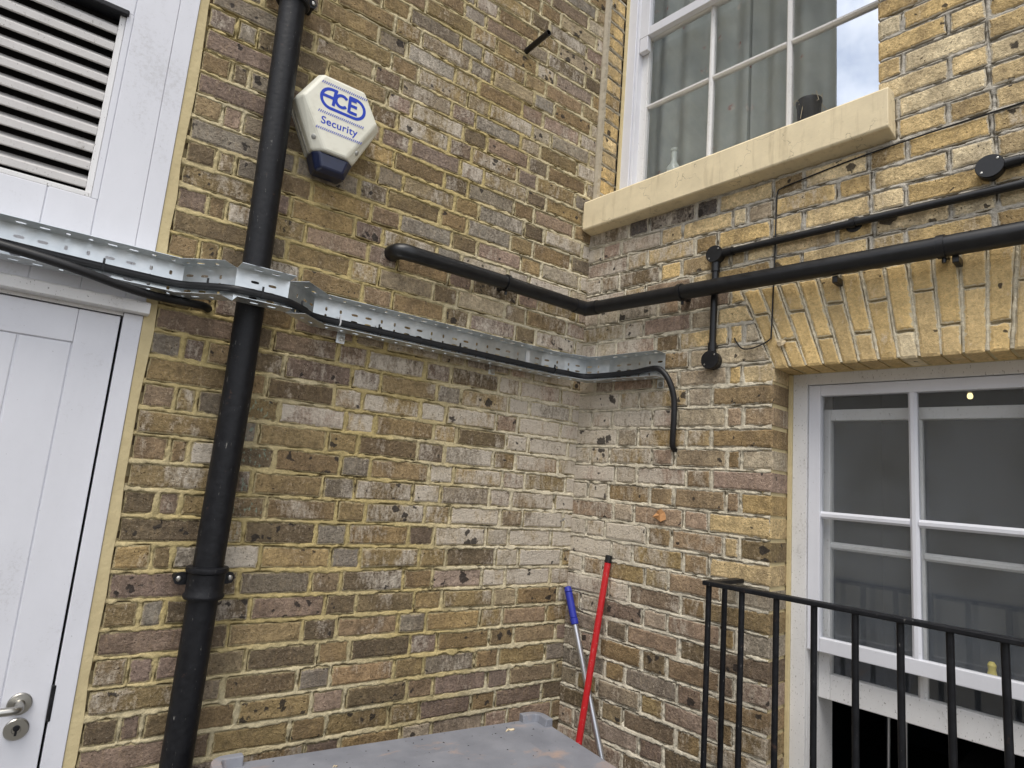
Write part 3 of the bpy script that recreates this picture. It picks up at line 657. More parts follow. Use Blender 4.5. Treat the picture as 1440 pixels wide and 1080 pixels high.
# cream sill
sg = MB(); ns_ = 9
def sillsec(u, k):
    dz = .0235*u; j = .0012*math.sin(u*31+k)
    return [PR(u, -.152, 1.338), PR(u, .058+j, 1.268+dz), PR(u, .064+j, 1.260+dz), PR(u, .063+j, 1.135+dz), PR(u, .058, 1.130+dz), PR(u, -.012, 1.122+dz), PR(u, -.152, 1.12)]
secs = [sillsec(.004+i/(ns_-1)*1.238, i) for i in range(ns_)]; n7 = 7
fs = [(i*n7+k, i*n7+(k+1) % n7, (i+1)*n7+(k+1) % n7, (i+1)*n7+k) for i in range(ns_-1) for k in range(n7)] + [tuple(range(n7)), tuple((ns_-1)*n7+k for k in range(n7))]
sg.add([p for s in secs for p in s], fs)
ws = build(sg, 'window_sill', 'sill_paint', None, bevel=.004); tag(ws, 'cream painted stone sill with fine cracks under the upper window', 'window sill')

# ------------------------------------------------------------------ white timber front on the left
tp = thing('timber_panel', 'white painted boarded panel around the louvred vent above the door', 'panel')
ed = [-2.62, -2.5, -2.39, -2.28, -2.17, -2.06, -1.953, -1.8405]
LX, LZ0, LZ1 = -1.8565, .657, 1.228
for a, b2 in zip(ed[:-1], ed[1:]):                          # boards under and over the vent
    m = MB(); m.box(PL, a+.0012, b2-.0012, -.03, .012, .40, LZ0 if b2 > -2.6 else 2.4); build(m, 'board', 'white_paint', tp, bevel=.002)
    m = MB(); m.box(PL, a+.0012, b2-.0012, -.03, .012, LZ1, 2.4); build(m, 'board', 'white_paint', tp, bevel=.002)
m = MB(); m.box(PL, LX, -1.8417, -.03, .012, LZ0+.0005, LZ1-.0005); build(m, 'board', 'white_paint', tp)
for a, b2 in ((-1.8395, -1.7355), (-1.7345, -1.684)):
    m = MB(); m.box(PL, a, b2, -.03, .0125, .40, 2.4); build(m, 'board', 'white_paint', tp, bevel=.0015)
m = MB(); m.box(PL, -2.75, -1.676, -.045, -.0305, .40, 2.4); build(m, 'backing', 'gap_shade', tp)
for a, b2, c0, c1 in ((-2.7, -1.686, .402, LZ0-.002), (-2.7, -1.686, LZ1+.002, 2.39), (LX+.002, -1.686, LZ0-.001, LZ1+.001)):
    m = MB(); m.box(PL, a, b2, -.028, .0088, c0, c1); build(m, 'groove_back', 'white_paint', tp)
m = MB(); n_ = 40
zz = np.linspace(-1.66, 2.4, n_); rg = random.Random(9)
pa = [(-1.6835+.0005, z) for z in zz]; pb = [(-1.6565+rg.uniform(-.004, .006), z) for z in zz]
vs = [PL(p[0], .0085, p[1]) for p in pa]+[PL(p[0], .0035, p[1]) for p in pb]+[PL(p[0]+.004, -.02, p[1]) for p in pb]+[PL(p[0], -.02, p[1]) for p in pa]
fs = [(r_*n_+i, r_*n_+i+1, ((r_+1) % 4)*n_+i+1, ((r_+1) % 4)*n_+i) for r_ in range(4) for i in range(n_-1)]
m.add(vs, fs); o = build(m, 'mortar_fillet', 'render_fillet', None); tag(o, 'tan mortar fillet sealing the white timber frame to the brickwork', 'mortar')
lv = thing('louvre_vent', 'white slatted louvre vent set in the boarded panel', 'vent')
m = MB()
m.box(PL, LX-.016, LX-.0005, -.06, .004, LZ0+.016, LZ1-.0005); m.box(PL, -2.6, LX-.0005, -.06, .010, LZ0+.0005, LZ0+.0155)
build(m, 'vent_frame', 'white_old', lv, bevel=.002)
m = MB(); m.box(PL, -2.6, LX+.004, -.03, .022, LZ1-.012, LZ1+.004); build(m, 'drip_bar', 'black_iron', lv, bevel=.003)
m = MB(); m.box(PL, -2.6, LX-.017, -.2, -.12, LZ0, LZ1); build(m, 'vent_shade', 'gap_shade', lv)  # dark sheet painted as the shade behind the slats
for i in range(10):
    z = .706+i*.0525
    m = MB(); m.prism([PL(-2.6, o_, q) for o_, q in ((.002, z-.021), (.002, z-.001), (-.052, z+.041), (-.052, z+.033), (-.006, z-.021))],
                      [PL(LX-.0165, o_, q) for o_, q in ((.002, z-.021), (.002, z-.001), (-.052, z+.041), (-.052, z+.033), (-.006, z-.021))])
    build(m, 'slat', 'slat_paint', lv, bevel=.0008)
# door
df = thing('door_frame', 'white painted door frame with a projecting head strip', 'door frame')
m = MB(); m.box(PL, -1.731, -1.684, -.06, .0126, -1.66, .3585); build(m, 'jamb', 'white_paint', df, bevel=.002)
m = MB(); m.box(PL, -2.75, -1.732, -.06, .0, .351, .3995); build(m, 'head', 'white_old', df)
m = MB(); m.prism([PL(-2.75, o_, q) for o_, q in ((.0, .404), (.042, .392), (.044, .388), (.044, .362), (.038, .360), (0, .360))],
                  [PL(-1.673, o_, q) for o_, q in ((.0, .404), (.042, .392), (.044, .388), (.044, .362), (.038, .360), (0, .360))]); build(m, 'head_strip', 'white_old', df, bevel=.0015)
dr = thing('door', 'white boarded door with a brushed steel lever handle', 'door')
m = MB(); m.box(PL, -2.5, -1.7375, -.045, -.006, -1.65, .2535-0); m.v = []; m.f = []
m.box(PL, -1.8335, -1.7370, -.045, .004, -1.65, .3465); m.box(PL, -2.6, -1.834, -.045, .0035, .2545, .3465); m.box(PL, -2.6, -1.834, -.045, .0035, -1.65, -1.35)
build(m, 'door_rails', 'white_paint', dr, bevel=.002)
for a, b2 in ((-1.949, -1.836), (-2.063, -1.952), (-2.177, -2.066), (-2.29, -2.18)):
    m = MB(); m.box(PL, a, b2, -.04, .0005, -1.349, .2525); build(m, 'plank', 'white_paint', dr, bevel=.003)
m = MB(); m.box(PL, -2.7, -1.67, -.08, -.0605, -1.65, .41); build(m, 'door_gap_shade', 'gap_shade', dr)  # unseen dark sheet added to keep the gap beside the door black
m = MB(); m.box(PL, -2.6, -1.739, -.043, -.0028, -1.64, .344); build(m, 'door_panel', 'white_paint', dr)
hd = MB(); hd.lathe(PL(-1.797, .004, -.663), PL(0, 1, 0)-PL(0, 0, 0), [(.026, 0), (.026, .006), (.024, .0085), (.012, .0095), (.0105, .012), (.0105, .03), (.0098, .032)], 28)
hh_ = build(hd, 'lever_handle', 'steel', dr, smooth=True)
m = MB(); m.tube(smooth_path([PL(-1.797, .034, -.663), PL(-1.797, .046, -.663), PL(-1.806, .055, -.663), PL(-1.83, .058, -.663), PL(-1.92, .058, -.664)], 5), .0098, 14); build(m, 'lever', 'steel', hh_, smooth=True)
m = MB(); m.lathe(PL(-1.794, .004, -.722), PL(0, 1, 0)-PL(0, 0, 0), [(.026, 0), (.026, .006), (.0235, .0085), (.010, .0086), (.009, .0075)], 28); es = build(m, 'escutcheon', 'steel', dr, smooth=True)
m = MB(); m.lathe(PL(-1.794, .0117, -.718), PL(0, 1, 0)-PL(0, 0, 0), [(.007, 0), (.007, .003), (.005, .0035)], 16); m.box(PL, -1.7965, -1.7915, .0118, .0138, -.736, -.722); build(m, 'keyhole', 'black_iron', es)
m = MB(); m.box(PL, -1.7365, -1.7275, -.01, .0145, -.712, -.625); build(m, 'strike_plate', 'black_iron', dr, bevel=.002)

# ------------------------------------------------------------------ downpipe
dp = thing('downpipe', 'black round cast iron downpipe with bolted collars on the left wall', 'downpipe')
DX, DO, DR_ = -1.4205, .075, .0405
def dpx(z): return float(np.interp(z, [-1.62, -.85, -.367, .2, .6, 1.5, 2.45], [-1.434, -1.4305, -1.4265, -1.4195, -1.4205, -1.4325, -1.44]))
for z0, z1 in ((-1.62, -.37), (-.362, 1.47), (1.48, 2.45)):
    m = MB(); m.tube([PL(dpx(z), DO, z) for z in np.linspace(z0, z1, 14)], DR_, 32); build(m, 'pipe_length', 'black_iron', dp, smooth=True)
for zc in (-.367, 1.502):
    DX = dpx(zc)
    m = MB(); m.lathe(PL(DX, DO, zc), (0, 0, 1), [(.0395, -.046), (.050, -.044), (.054, -.038), (.054, -.033), (.0495, -.027), (.049, 0), (.0495, .025), (.055, .029), (.0565, .036), (.055, .042), (.041, .044)], 36)
    cl = build(m, 'collar', 'black_iron', dp, smooth=True)
    for s in (-1, 1):
        e = PL(DX+s*.070, .045, zc+.008); ax = PL(0, 1, 0)-PL(0, 0, 0)
        m = MB(); prof = [(.036, .016), (.062, .017), (.074, .014), (.081, 0), (.074, -.014), (.062, -.017), (.036, -.016)]
        m.prism([PL(DX+s*a, .048, zc+.008+q) for a, q in prof], [PL(DX+s*a, .058, zc+.008+q) for a, q in prof]); m.lathe(PL(DX+s*.067, .048, zc+.008), -ax, [(.011, 0), (.009, .046)], 14)
        build(m, 'fixing_ear', 'black_iron', cl, smooth=True)
        m = MB(); m.lathe(PL(DX+s*.067, .058, zc+.008), ax, [(.0075, 0), (.0075, .003), (.005, .005), (.003, .0052)], 10); build(m, 'bolt', 'steel', cl, smooth=True)
place(dp, PL(DX, DO, -1.62))

# ------------------------------------------------------------------ alarm box
al = thing('alarm_box', 'cream alarm sounder box with blue lettering and navy base beside the downpipe', 'alarm box')
AX = -1.2365
def ring(o_, tw_, tz, mw_, mz, lw_, lz): return [PL(AX+a, o_, z) for a, z in ((-tw_, tz), (tw_, tz), (mw_, mz), (lw_, lz), (-lw_, lz), (-mw_, mz))]
r0 = ring(.012, .080, 1.262, .146, 1.150, .072, .998); r1_ = ring(.074, .080, 1.264, .147, 1.150, .072, .996); r2 = ring(.102, .070, 1.254, .127, 1.158, .036, .998)
m = MB(); m.add(r0+r1_+r2, [tuple(range(6))[::-1]]+[(k*6+i, k*6+(i+1) % 6, (k+1)*6+(i+1) % 6, (k+1)*6+i) for k in range(2) for i in range(6)]+[tuple(range(12, 18))])
cvx = build(m, 'cover', 'cream_plastic', al, bevel=.007)
bo = ring(.0, .077, 1.258, .142, 1.148, .070, 1.0); bo2 = ring(.045, .0815, 1.266, .1485, 1.150, .0735, .995)
m = MB(); m.prism(bo, bo2); build(m, 'back_tray', 'grey_plastic_dirty', al)
nb = [[PL(AX+a, o_, z) for a, z in ((-w_, z1), (w_, z1), (w2, z0), (-w2, z0))] for o_, w_, z1, w2, z0 in ((.012, .071, .9955, .048, .938), (.07, .071, .9955, .050, .934), (.092, .05, .9955, .036, .944))]
m = MB(); m.add(nb[0]+nb[1]+nb[2], [(3, 2, 1, 0)]+[(k*4+i, k*4+(i+1) % 4, (k+1)*4+(i+1) % 4, (k+1)*4+i) for k in range(2) for i in range(4)]+[(8, 9, 10, 11)]); build(m, 'strobe_base', 'navy_plastic', al, bevel=.006)
for s in (-1, 1):
    nrm = (PL(0, .55, 0)-PL(0, 0, 0)+Vector((s*.7, 0, -.45))).normalized()
    c0 = PL(AX+s*.0745, .0893, 1.036); m = MB(); m.lathe(c0-nrm*.004, nrm, [(.0085, 0), (.0085, .0055), (.006, .007), (.002, .0072)], 16); build(m, 'cover_screw', 'grey_plastic_dirty', cvx, smooth=True)
def strokes(paths, w_, o_=.1024):
    m = MB()
    for pts in paths:
        o_ += .00006
        P2 = [Vector(p) for p in pts]; n = len(P2); L_, R_ = [], []
        for i in range(n):
            d = (P2[min(i+1, n-1)]-P2[max(i-1, 0)]).normalized(); q = Vector((-d.y, d.x))*w_/2; L_.append(P2[i]+q); R_.append(P2[i]-q)
        poly = L_+R_[::-1]
        vs = [PL(p.x, o_, p.y) for p in L_]+[PL(p.x, o_, p.y) for p in R_]
        m.add(vs, [(i, i+1, n+i+1, n+i) for i in range(n-1)])
    return m
arc = lambda cx, cz, r, a0, a1, k=14, sx=1: [(cx+sx*r*math.cos(R(a0+(a1-a0)*i/k)), cz+r*math.sin(R(a0+(a1-a0)*i/k))) for i in range(k+1)]
LZc, LR = 1.1795, .0335
ring_ = [(-1.256, LZc+LR)]+arc(-1.2745, LZc, LR, 90, 270)+arc(-1.1925, LZc, LR, -90, 90)+[(-1.217, LZc+LR)]
build(strokes([ring_], .0105), 'logo_outline', 'blue_print', cvx)
A_ = [[(-1.2625, 1.2105), (-1.2665, 1.158)], [(-1.3055, 1.184), (-1.263, 1.184)]]
C_ = [arc(-1.2395, 1.1855, .0205, 38, 322, 18)]
E_ = [[(-1.2125, 1.2125), (-1.2125, 1.1575)], [(-1.212, 1.1855), (-1.186, 1.1855)], [(-1.2125, 1.1612), (-1.184, 1.1612)], [(-1.2125, 1.2062), (-1.19, 1.2062)]]
build(strokes(A_+C_+E_, .0105, .10255), 'logo_letters', 'blue_print', cvx)
for z in (1.2285, 1.1255, 1.068):
    build(strokes([[(-1.31+i*.0066-.0012, z-.0045), (-1.31+i*.0066+.0022, z+.0045)] for i in range(24)], .0026), 'hatched_band', 'blue_print', cvx)
tcu = bpy.data.curves.new('word', 'FONT'); tcu.body = 'Security'; tcu.size = .036; tcu.align_x = 'CENTER'; tcu.offset = .0006; tcu.space_character = 1.06
to = bpy.data.objects.new('word', tcu); COL.objects.link(to)
to.matrix_world = Matrix(((1, 0, 0, AX), (0, 0, -1, -.1024), (0, 1, 0, 1.0855+G), (0, 0, 0, 1)))
bpy.context.view_layer.update()
me = bpy.data.meshes.new_from_object(to.evaluated_get(bpy.context.evaluated_depsgraph_get())); me.transform(to.matrix_world); me.materials.clear()
bpy.data.objects.remove(to, do_unlink=True); link('word_security', me, 'blue_print', cvx)
place(al, PL(AX, 0, .935))

# stub pipe high on the left wall
m = MB(); 
ax = PL(0, 1, 0)-PL(0, 0, 0)
m.lathe(PL(-.4455, -.02, 1.841), ax, [(.0125, 0), (.0125, .175), (.0095, .175), (.0095, .10), (.002, .10)], 18)
o = build(m, 'overflow_pipe', 'black_plastic', None, smooth=True); tag(o, 'short black overflow pipe sticking straight out of the wall near the top', 'pipe')

# ------------------------------------------------------------------ waste pipe round the corner
wp = thing('waste_pipe', 'thick black plastic waste pipe running along both walls round the corner', 'waste pipe')
WO, WR = .058, .0285
pl1 = PL(-.975, WO, .760); 
m = MB(); m.tube([PL(-.958, -.03, .760), PL(-.958, .025, .760), PL(-.952, .046, .760), PL(-.936, WO, .7605), PL(-.90, WO, .761)], [WR*1.03]*5, 22); build(m, 'elbow', 'black_plastic', wp, smooth=True)
m = MB(); m.tube([PL(-.905, WO, .761), PL(-.5, WO, .763), PL(-.09, WO, .758)], WR, 22); build(m, 'pipe_length', 'black_plastic', wp, smooth=True)
m = MB(); m.tube(smooth_path([PL(-.12, WO, .758), PL(-.085, WO, .7575), PL(-.052, WO+.004, .757), PR(.052, WO+.004, .7555), PR(.085, WO, .755), PR(.12, WO, .7545)], 4), WR*1.09, 22); build(m, 'elbow', 'black_plastic', wp, smooth=True)
m = MB(); m.tube([PR(.09, WO, .755), PR(.525, WO, .750), PR(1.37, WO, .739), PR(2.2, WO, .728)], [WR, WR*1.02, WR*1.08, WR*1.08], 22); build(m, 'pipe_length', 'black_plastic', wp, smooth=True)
for P, u, z, wd in ((PL, -.482, .763, .016), (PR, .527, .750, .018), (PR, 1.37, .739, .022)):
    m = MB(); d = (P(1, 0, 0)-P(0, 0, 0)); m.lathe(P(u-wd/2, WO, z), d, [(WR*1.05, 0), (WR*1.2, .001), (WR*1.2, wd-.001), (WR*1.05, wd)], 22)
    m.box(P, u-.009, u+.009, .0, WO-WR*.9, z-.022, z-.006); m.tube([P(u+.004, WO-.006, z-WR*1.15), P(u+.004, WO-.006, z-WR*1.15-.014)], .006, 8)
    build(m, 'pipe_clip', 'black_plastic', wp, smooth=True)
for u in (1.40, 1.08):
    m = MB(); m.box(PR, u-.008, u+.008, .0, .05, .690, .712); build(m, 'bracket', 'black_plastic', wp, bevel=.002)

# ------------------------------------------------------------------ surface conduits on the right wall
def jbox(P, u, z, r, parent, d=.036):
    axn = P(0, 1, 0)-P(0, 0, 0); m = MB(); m.lathe(P(u, -.004, z), axn, [(r*.94, 0), (r*.97, d-.006), (r, d-.0055), (r, d), (r*.96, d+.0025)], 30)
    j = build(m, 'junction_box', 'black_plastic', parent, smooth=True)
    for s in (-1, 1):
        m = MB(); m.lathe(P(u+s*r*.55, d-.0025, z+s*r*.5), axn, [(.0035, 0), (.0035, .002), (.002, .0025)], 10); build(m, 'lid_screw', 'steel', j)
    return j
cn = thing('conduit', 'thin black conduit with round junction boxes crossing behind the waste pipe', 'conduit')
jbox(PR, .645, .888, .033, cn); jbox(PR, .642, .482, .035, cn)
m = MB(); m.tube([PR(.67, .016, .889), PR(1.2, .016, .891), PR(2.2, .016, .893)], .0125, 16); build(m, 'conduit_tube', 'black_plastic', cn, smooth=True)
m = MB(); m.tube([PR(.645, .016, .862), PR(.6435, .016, .68), PR(.642, .016, .512)], .0125, 16); build(m, 'conduit_tube', 'black_plastic', cn, smooth=True)
for a, b2 in (((.676, .889), (.715, .8892)), ((.645, .857), (.645, .822)), ((.642, .515), (.642, .548))):
    m = MB(); m.tube([PR(a[0], .016, a[1]), PR(b2[0], .016, b2[1])], .0158, 16); build(m, 'spout', 'black_plastic', cn, smooth=True)
m = MB(); m.lathe(PR(1.113, .016, .8907), D2, [(.0135, 0), (.017, .001), (.017, .017), (.0135, .018)], 18); m.lathe(PR(1.122, -.004, .8907), N2, [(.026, 0), (.026, .008), (.02, .01)], 20); build(m, 'saddle_clip', 'black_plastic', cn, smooth=True)
c2 = thing('conduit', 'short black conduit ending in a round junction box at the right edge', 'conduit')
jbox(PR, 1.482, .960, .034, c2); m = MB(); m.tube([PR(1.50, .016, .962), PR(2.2, .016, .966)], .0125, 16); build(m, 'conduit_tube', 'black_plastic', c2, smooth=True)
m = MB(); m.tube([PR(1.514, .016, .962), PR(1.548, .016, .9625)], .0158, 16); build(m, 'spout', 'black_plastic', c2, smooth=True)
# thin bell wire
m = MB(); m.tube(smooth_path([PR(2.1, .006, 1.137), PR(1.5, .007, 1.133), PR(1.15, .006, 1.118), PR(.93, .006, 1.094), PR(.885, .007, 1.086), PR(.872, .008, 1.072), PR(.868, .006, 1.0), PR(.866, .006, .85), PR(.862, .006, .70), PR(.858, .006, .56), PR(.855, .008, .54), PR(.83, .01, .525), PR(.79, .012, .513), PR(.755, .010, .517), PR(.73, .006, .545), PR(.722, .004, .56)], 5), .0026, 6)
o = build(m, 'bell_wire', 'cable_rubber', None, smooth=True); tag(o, 'thin dark wire stapled down the yellow brickwork and looped beside the arch', 'wire')

# ------------------------------------------------------------------ cable tray
ct = thing('cable_tray', 'galvanised perforated cable tray bent around the downpipe and into the corner', 'cable tray')
TZ0, TZ1, TF = .430, .529, .064
def v2(P, u, o_): p = P(u, o_, 0); return Vector((p.x, p.y, 0))
path = [v2(PL, -2.5, .028), v2(PL, -1.605, .028), v2(PL, -1.484, .138), v2(PL, -1.332, .138), v2(PL, -1.218, .028), v2(PL, -.25, .026), v2(PL, -.14, .046), v2(PR, .065, .046), v2(PR, .17, .018), v2(PR, .44, .012)]
def cell(m, f, s0, s1, w0, w1, hs, hw, cs, cw):
    sm, wm = (s0+s1)/2, (w0+w1)/2
    outer = [(s0, w0), (sm, w0), (s1, w0), (s1, wm), (s1, w1), (sm, w1), (s0, w1), (s0, wm)]
    k = .6; inner = [(cs-hs*.8, cw-hw*.8), (cs, cw-hw), (cs+hs*.8, cw-hw*.8), (cs+hs, cw), (cs+hs*.8, cw+hw*.8), (cs, cw+hw), (cs-hs*.8, cw+hw*.8), (cs-hs, cw)]
    m.add([f(*p) for p in outer+inner], [(i, (i+1) % 8, 8+(i+1) % 8, 8+i) for i in range(8)])
S0 = 0.0; zr = [TZ0, .4615, .4855, TZ1]; zcn = [.450, .4735, .4975]
for si in range(len(path)-1):
    p0, p1 = path[si], path[si+1]; L_ = (p1-p0).length; d = (p1-p0)/L_; nr = Vector((d.y, -d.x, 0))
    back = MB(); fl = [MB(), MB()]
    bf = lambda s, z: p0+d*s+Vector((0, 0, z+G))
    ff = [lambda s, w_, z=z: p0+d*s+nr*w_+Vector((0, 0, z+G)) for z in (TZ0-.0016*(si % 2), TZ1-.0016*(si % 2))]
    ph = (S0 + .013) % .05; s = -ph; idx = int((S0+.013)//.05)
    while s < L_-1e-6:
        a, b2 = max(s, 0), min(s+.05, L_); full = (s >= 0 and s+.05 <= L_); slot = idx % 4 >= 2
        c = (a+b2)/2; room = (b2-a) > .03
        for r_ in range(3):
            if room: cell(back, bf, a, b2, zr[r_], zr[r_+1], min(.012 if slot else .0042, (b2-a)*.35), .0042 if slot else .0066, c, zcn[r_])
            else: back.add([bf(a, zr[r_]), bf(b2, zr[r_]), bf(b2, zr[r_+1]), bf(a, zr[r_+1])], [(0, 1, 2, 3)])
        for q in (0, 1):
            if room: cell(fl[q], ff[q], a, b2, .0, TF, min(.0125 if slot else .0055, (b2-a)*.35), .006 if slot else .0075, c, TF*.42)
            else: fl[q].add([ff[q](a, 0), ff[q](b2, 0), ff[q](b2, TF), ff[q](a, TF)], [(0, 1, 2, 3)])
        s += .05; idx += 1
    S0 += L_
    for mb_, nm in ((back, 'back_plate'), (fl[0], 'flange'), (fl[1], 'flange')):
        import bmesh
        me = bpy.data.meshes.new(nm); me.from_pydata(mb_.v, [], mb_.f); bm = bmesh.new(); bm.from_mesh(me); bmesh.ops.remove_doubles(bm, verts=bm.verts, dist=1e-5); bmesh.ops.recalc_face_normals(bm, faces=bm.faces); bm.to_mesh(me); bm.free()
        o = link(nm, me, 'galvanised', ct); q = o.modifiers.new('thick', 'SOLIDIFY'); q.thickness = .0013; q.offset = 0
# fixing tabs with washers under the tray
for P, u, z in ((PL, -1.105, .411), (PL, -.478, .410), (PL, -1.709, .416), (PR, .416, .408)):
    m = MB(); axn = P(0, 1, 0)-P(0, 0, 0); m.box(P, u-.015, u+.015, .001, .0035, z-.014, TZ0+.03); tb = build(m, 'fixing_tab', 'galvanised', ct, bevel=.001)
    m = MB(); m.lathe(P(u+.003, .0035, z), axn, [(.011, 0), (.011, .002), (.006, .0022), (.006, .006), (.003, .0065)], 16); build(m, 'screw', 'steel', tb, smooth=True)
m = MB(); m.box(PL, -.335, -.315, .0287, .0293, .470, .520); build(m, 'maker_label', 'white_plastic', ct)

# cables
def along(o_, z, r, name, pts, label):
    m = MB(); m.tube(smooth_path(pts, 6), r, 14); o = build(m, name, 'cable_rubber', None, smooth=True); tag(o, label, 'cable'); return o
bk = .043
cab = [PL(-2.45, bk, .470), PL(-2.1, bk, .470), PL(-1.9, bk, .466), PL(-1.72, bk, .464), PL(-1.615, bk+.004, .464), PL(-1.55, bk+.058, .4625), PL(-1.49, bk+.104, .461), PL(-1.41, bk+.112, .461), PL(-1.335, bk+.106, .460), PL(-1.27, bk+.058, .459), PL(-1.21, bk+.006, .458), PL(-1.0, bk, .458), PL(-.6, bk, .458), PL(-.26, bk, .457), PL(-.15, bk+.018, .456), PR(.07, bk+.018, .455), PR(.18, .034, .457), PR(.30, .028, .460), PR(.375, .030, .467), PR(.425, .036, .465), PR(.462, .038, .437), PR(.485, .034, .395), PR(.497, .027, .34), PR(.499, .026, .27), PR(.495, .022, .205), PR(.490, .012, .165), PR(.487, -.02, .148)]
along(0, 0, .0112, 'power_cable', cab, 'black cable lying in the tray and dropping into the right wall')
cb2 = [PL(-2.45, .085, .468), PL(-2.1, .10, .456), PL(-2.02, .112, .446), PL(-1.92, .122, .434), PL(-1.842, .118, .424), PL(-1.759, .095, .414), PL(-1.686, .07, .411), PL(-1.63, .046, .416), PL(-1.576, .040, .418), PL(-1.535, .022, .421), PL(-1.51, -.03, .422)]
along(0, 0, .0118, 'power_cable', cb2, 'thicker black cable leaving the tray below and entering the brick left of the downpipe')
ties = [(-1.80, bk, .465), (-1.55, bk+.058, .4625), (-1.41, bk+.112, .461), (-1.28, bk+.066, .4592), (-1.13, bk, .458), (-.99, bk, .458), (-.66, bk, .458), (-.20, bk+.009, .4565)]
for i, (u, of, z) in enumerate(ties):
    m = MB(); d = Vector((1, 0, 0)); m.lathe(PL(u-.0025, of, z), d, [(.0113, 0), (.0128, .0003), (.0128, .0047), (.0113, .005)], 14); m.box(PL, u-.0028, u+.0028, of+.002, of+.006, z+.0108, z+.024)
    o = build(m, 'cable_tie', 'black_plastic' if i not in (4,) else 'white_plastic')
    tag(o, ('white' if i == 4 else 'black') + ' cable tie around the tray cable, ' + ['above the white door', 'left of the downpipe', 'in front of the downpipe', 'right of the downpipe', 'just past the bend right of the downpipe', 'under the left end of the waste pipe', 'halfway along the straight tray', 'close to the corner'][i], 'cable tie', 'cable ties along the tray')

# ------------------------------------------------------------------ railing
rl = thing('window_railing', 'black iron window railing with upright bars in front of the lower window', 'railing')
RO, RZ = .2, -.277
m = MB(); m.box(PR, .748, 2.2, RO-.017, RO+.017, RZ-.010, RZ+.004); build(m, 'top_rail', 'black_iron', rl, bevel=.003)
m = MB(); m.box(PR, .748, .778, .0, RO-.0165, RZ-.0095, RZ+.0035); build(m, 'return_rail', 'black_iron', rl, bevel=.002)
m = MB(); m.box(PR, .750, 2.2, RO-.014, RO+.014, -1.33, -1.32); build(m, 'bottom_rail', 'black_iron', rl, bevel=.002)
m = MB(); m.box(PR, .7505, .776, .0, RO-.0145, -1.33, -1.32); build(m, 'return_rail', 'black_iron', rl, bevel=.002)
for u, of in [(.763, RO), (.763, .1)]+[(.872+i*.105, RO) for i in range(12)]:
    m = MB(); m.tube([PR(u, of, -1.3195), PR(u, of, -.8), PR(u, of, RZ-.0103)], .0088, 12); build(m, 'bar', 'black_iron', rl, smooth=True)
place(rl, PR(.763, RO, -1.33))

# ------------------------------------------------------------------ bin
bn = thing('storage_bin', 'dusty grey plastic bin lid below the brick corner', 'bin')
BC = Vector((-.352, -.292)); ba = R(-4.2); bu = Vector((-math.cos(ba), -math.sin(ba))); bv = Vector((math.sin(ba), -math.cos(ba)))
def PB(u, v_, z): p = BC+bu*u+bv*v_; return Vector((p.x, p.y, z+G))
BW, BD, BZ = 1.04, .72, -.80
def rrect(u0, u1, v0, v1, r, z, k=5):
    pts = []
    for cx, cy, a in ((u1-r, v1-r, 0), (u0+r, v1-r, 90), (u0+r, v0+r, 180), (u1-r, v0+r, 270)):
        pts += [PB(cx+r*math.cos(R(a+90*i/k)), cy+r*math.sin(R(a+90*i/k)), z) for i in range(k+1)]
    return pts
def loft(m, rings):
    n = len(rings[0]); m.add([p for r_ in rings for p in r_], [tuple(range(n))[::-1]]+[(k*n+i, k*n+(i+1) % n, (k+1)*n+(i+1) % n, (k+1)*n+i) for k in range(len(rings)-1) for i in range(n)]+[tuple((len(rings)-1)*n+i for i in range(n))])
m = MB(); loft(m, [rrect(.06, BW-.06, .06, BD-.06, .06, -1.64), rrect(.03, BW-.03, .03, BD-.03, .06, BZ-.055)]); build(m, 'bin_body', 'bin_plastic', bn, smooth=True)
m = MB(); loft(m, [rrect(0, BW, 0, BD, .05, BZ-.054), rrect(-.004, BW+.004, -.004, BD+.004, .05, BZ-.05), rrect(0, BW, 0, BD, .05, BZ-.008), rrect(.008, BW-.008, .008, BD-.008, .045, BZ), rrect(.16, BW-.16, .15, BD-.1, .03, BZ+.002), rrect(.168, BW-.168, .158, BD-.108, .03, BZ+.012), rrect(.3, BW-.3, .3, BD-.2, .03, BZ+.015)])
ld = build(m, 'lid', 'bin_plastic', bn, smooth=True)
for s in (0, 1):
    f = (lambda u: u) if s == 0 else (lambda u: BW-u)
    ctr = [(.085, .006)] + [(.045-.038*math.sin(R(a)), .045-.038*math.cos(R(a))) for a in (0, 25, 50, 75, 90)] + [(.007, .085)]
    m = MB(); secs = []
    for i, (u, v_) in enumerate(ctr):
        a = ctr[max(i-1, 0)]; c = ctr[min(i+1, len(ctr)-1)]; dx, dy = c[0]-a[0], c[1]-a[1]; l = math.hypot(dx, dy); nx, ny = -dy/l, dx/l
        if nx+ny < 0: nx, ny = -nx, -ny
        secs.append([PB(f(u-nx*.004), v_-ny*.004, BZ-.02), PB(f(u-nx*.002), v_-ny*.002, BZ+.024), PB(f(u+nx*.022), v_+ny*.022, BZ+.024), PB(f(u+nx*.028), v_+ny*.028, BZ-.004)])
    loft(m, secs); build(m, 'corner_lip', 'bin_plastic', ld, bevel=.003)
for v_ in (.36, .46, .56):
    m = MB(); loft(m, [rrect(.32, BW-.32, v_-.012, v_+.012, .01, BZ+.010), rrect(.325, BW-.325, v_-.007, v_+.007, .006, BZ+.021)]); build(m, 'lid_rib', 'bin_plastic', ld, smooth=True)
place(bn, PB(BW/2, BD/2, -1.66))
rg = random.Random(31); m = MB()
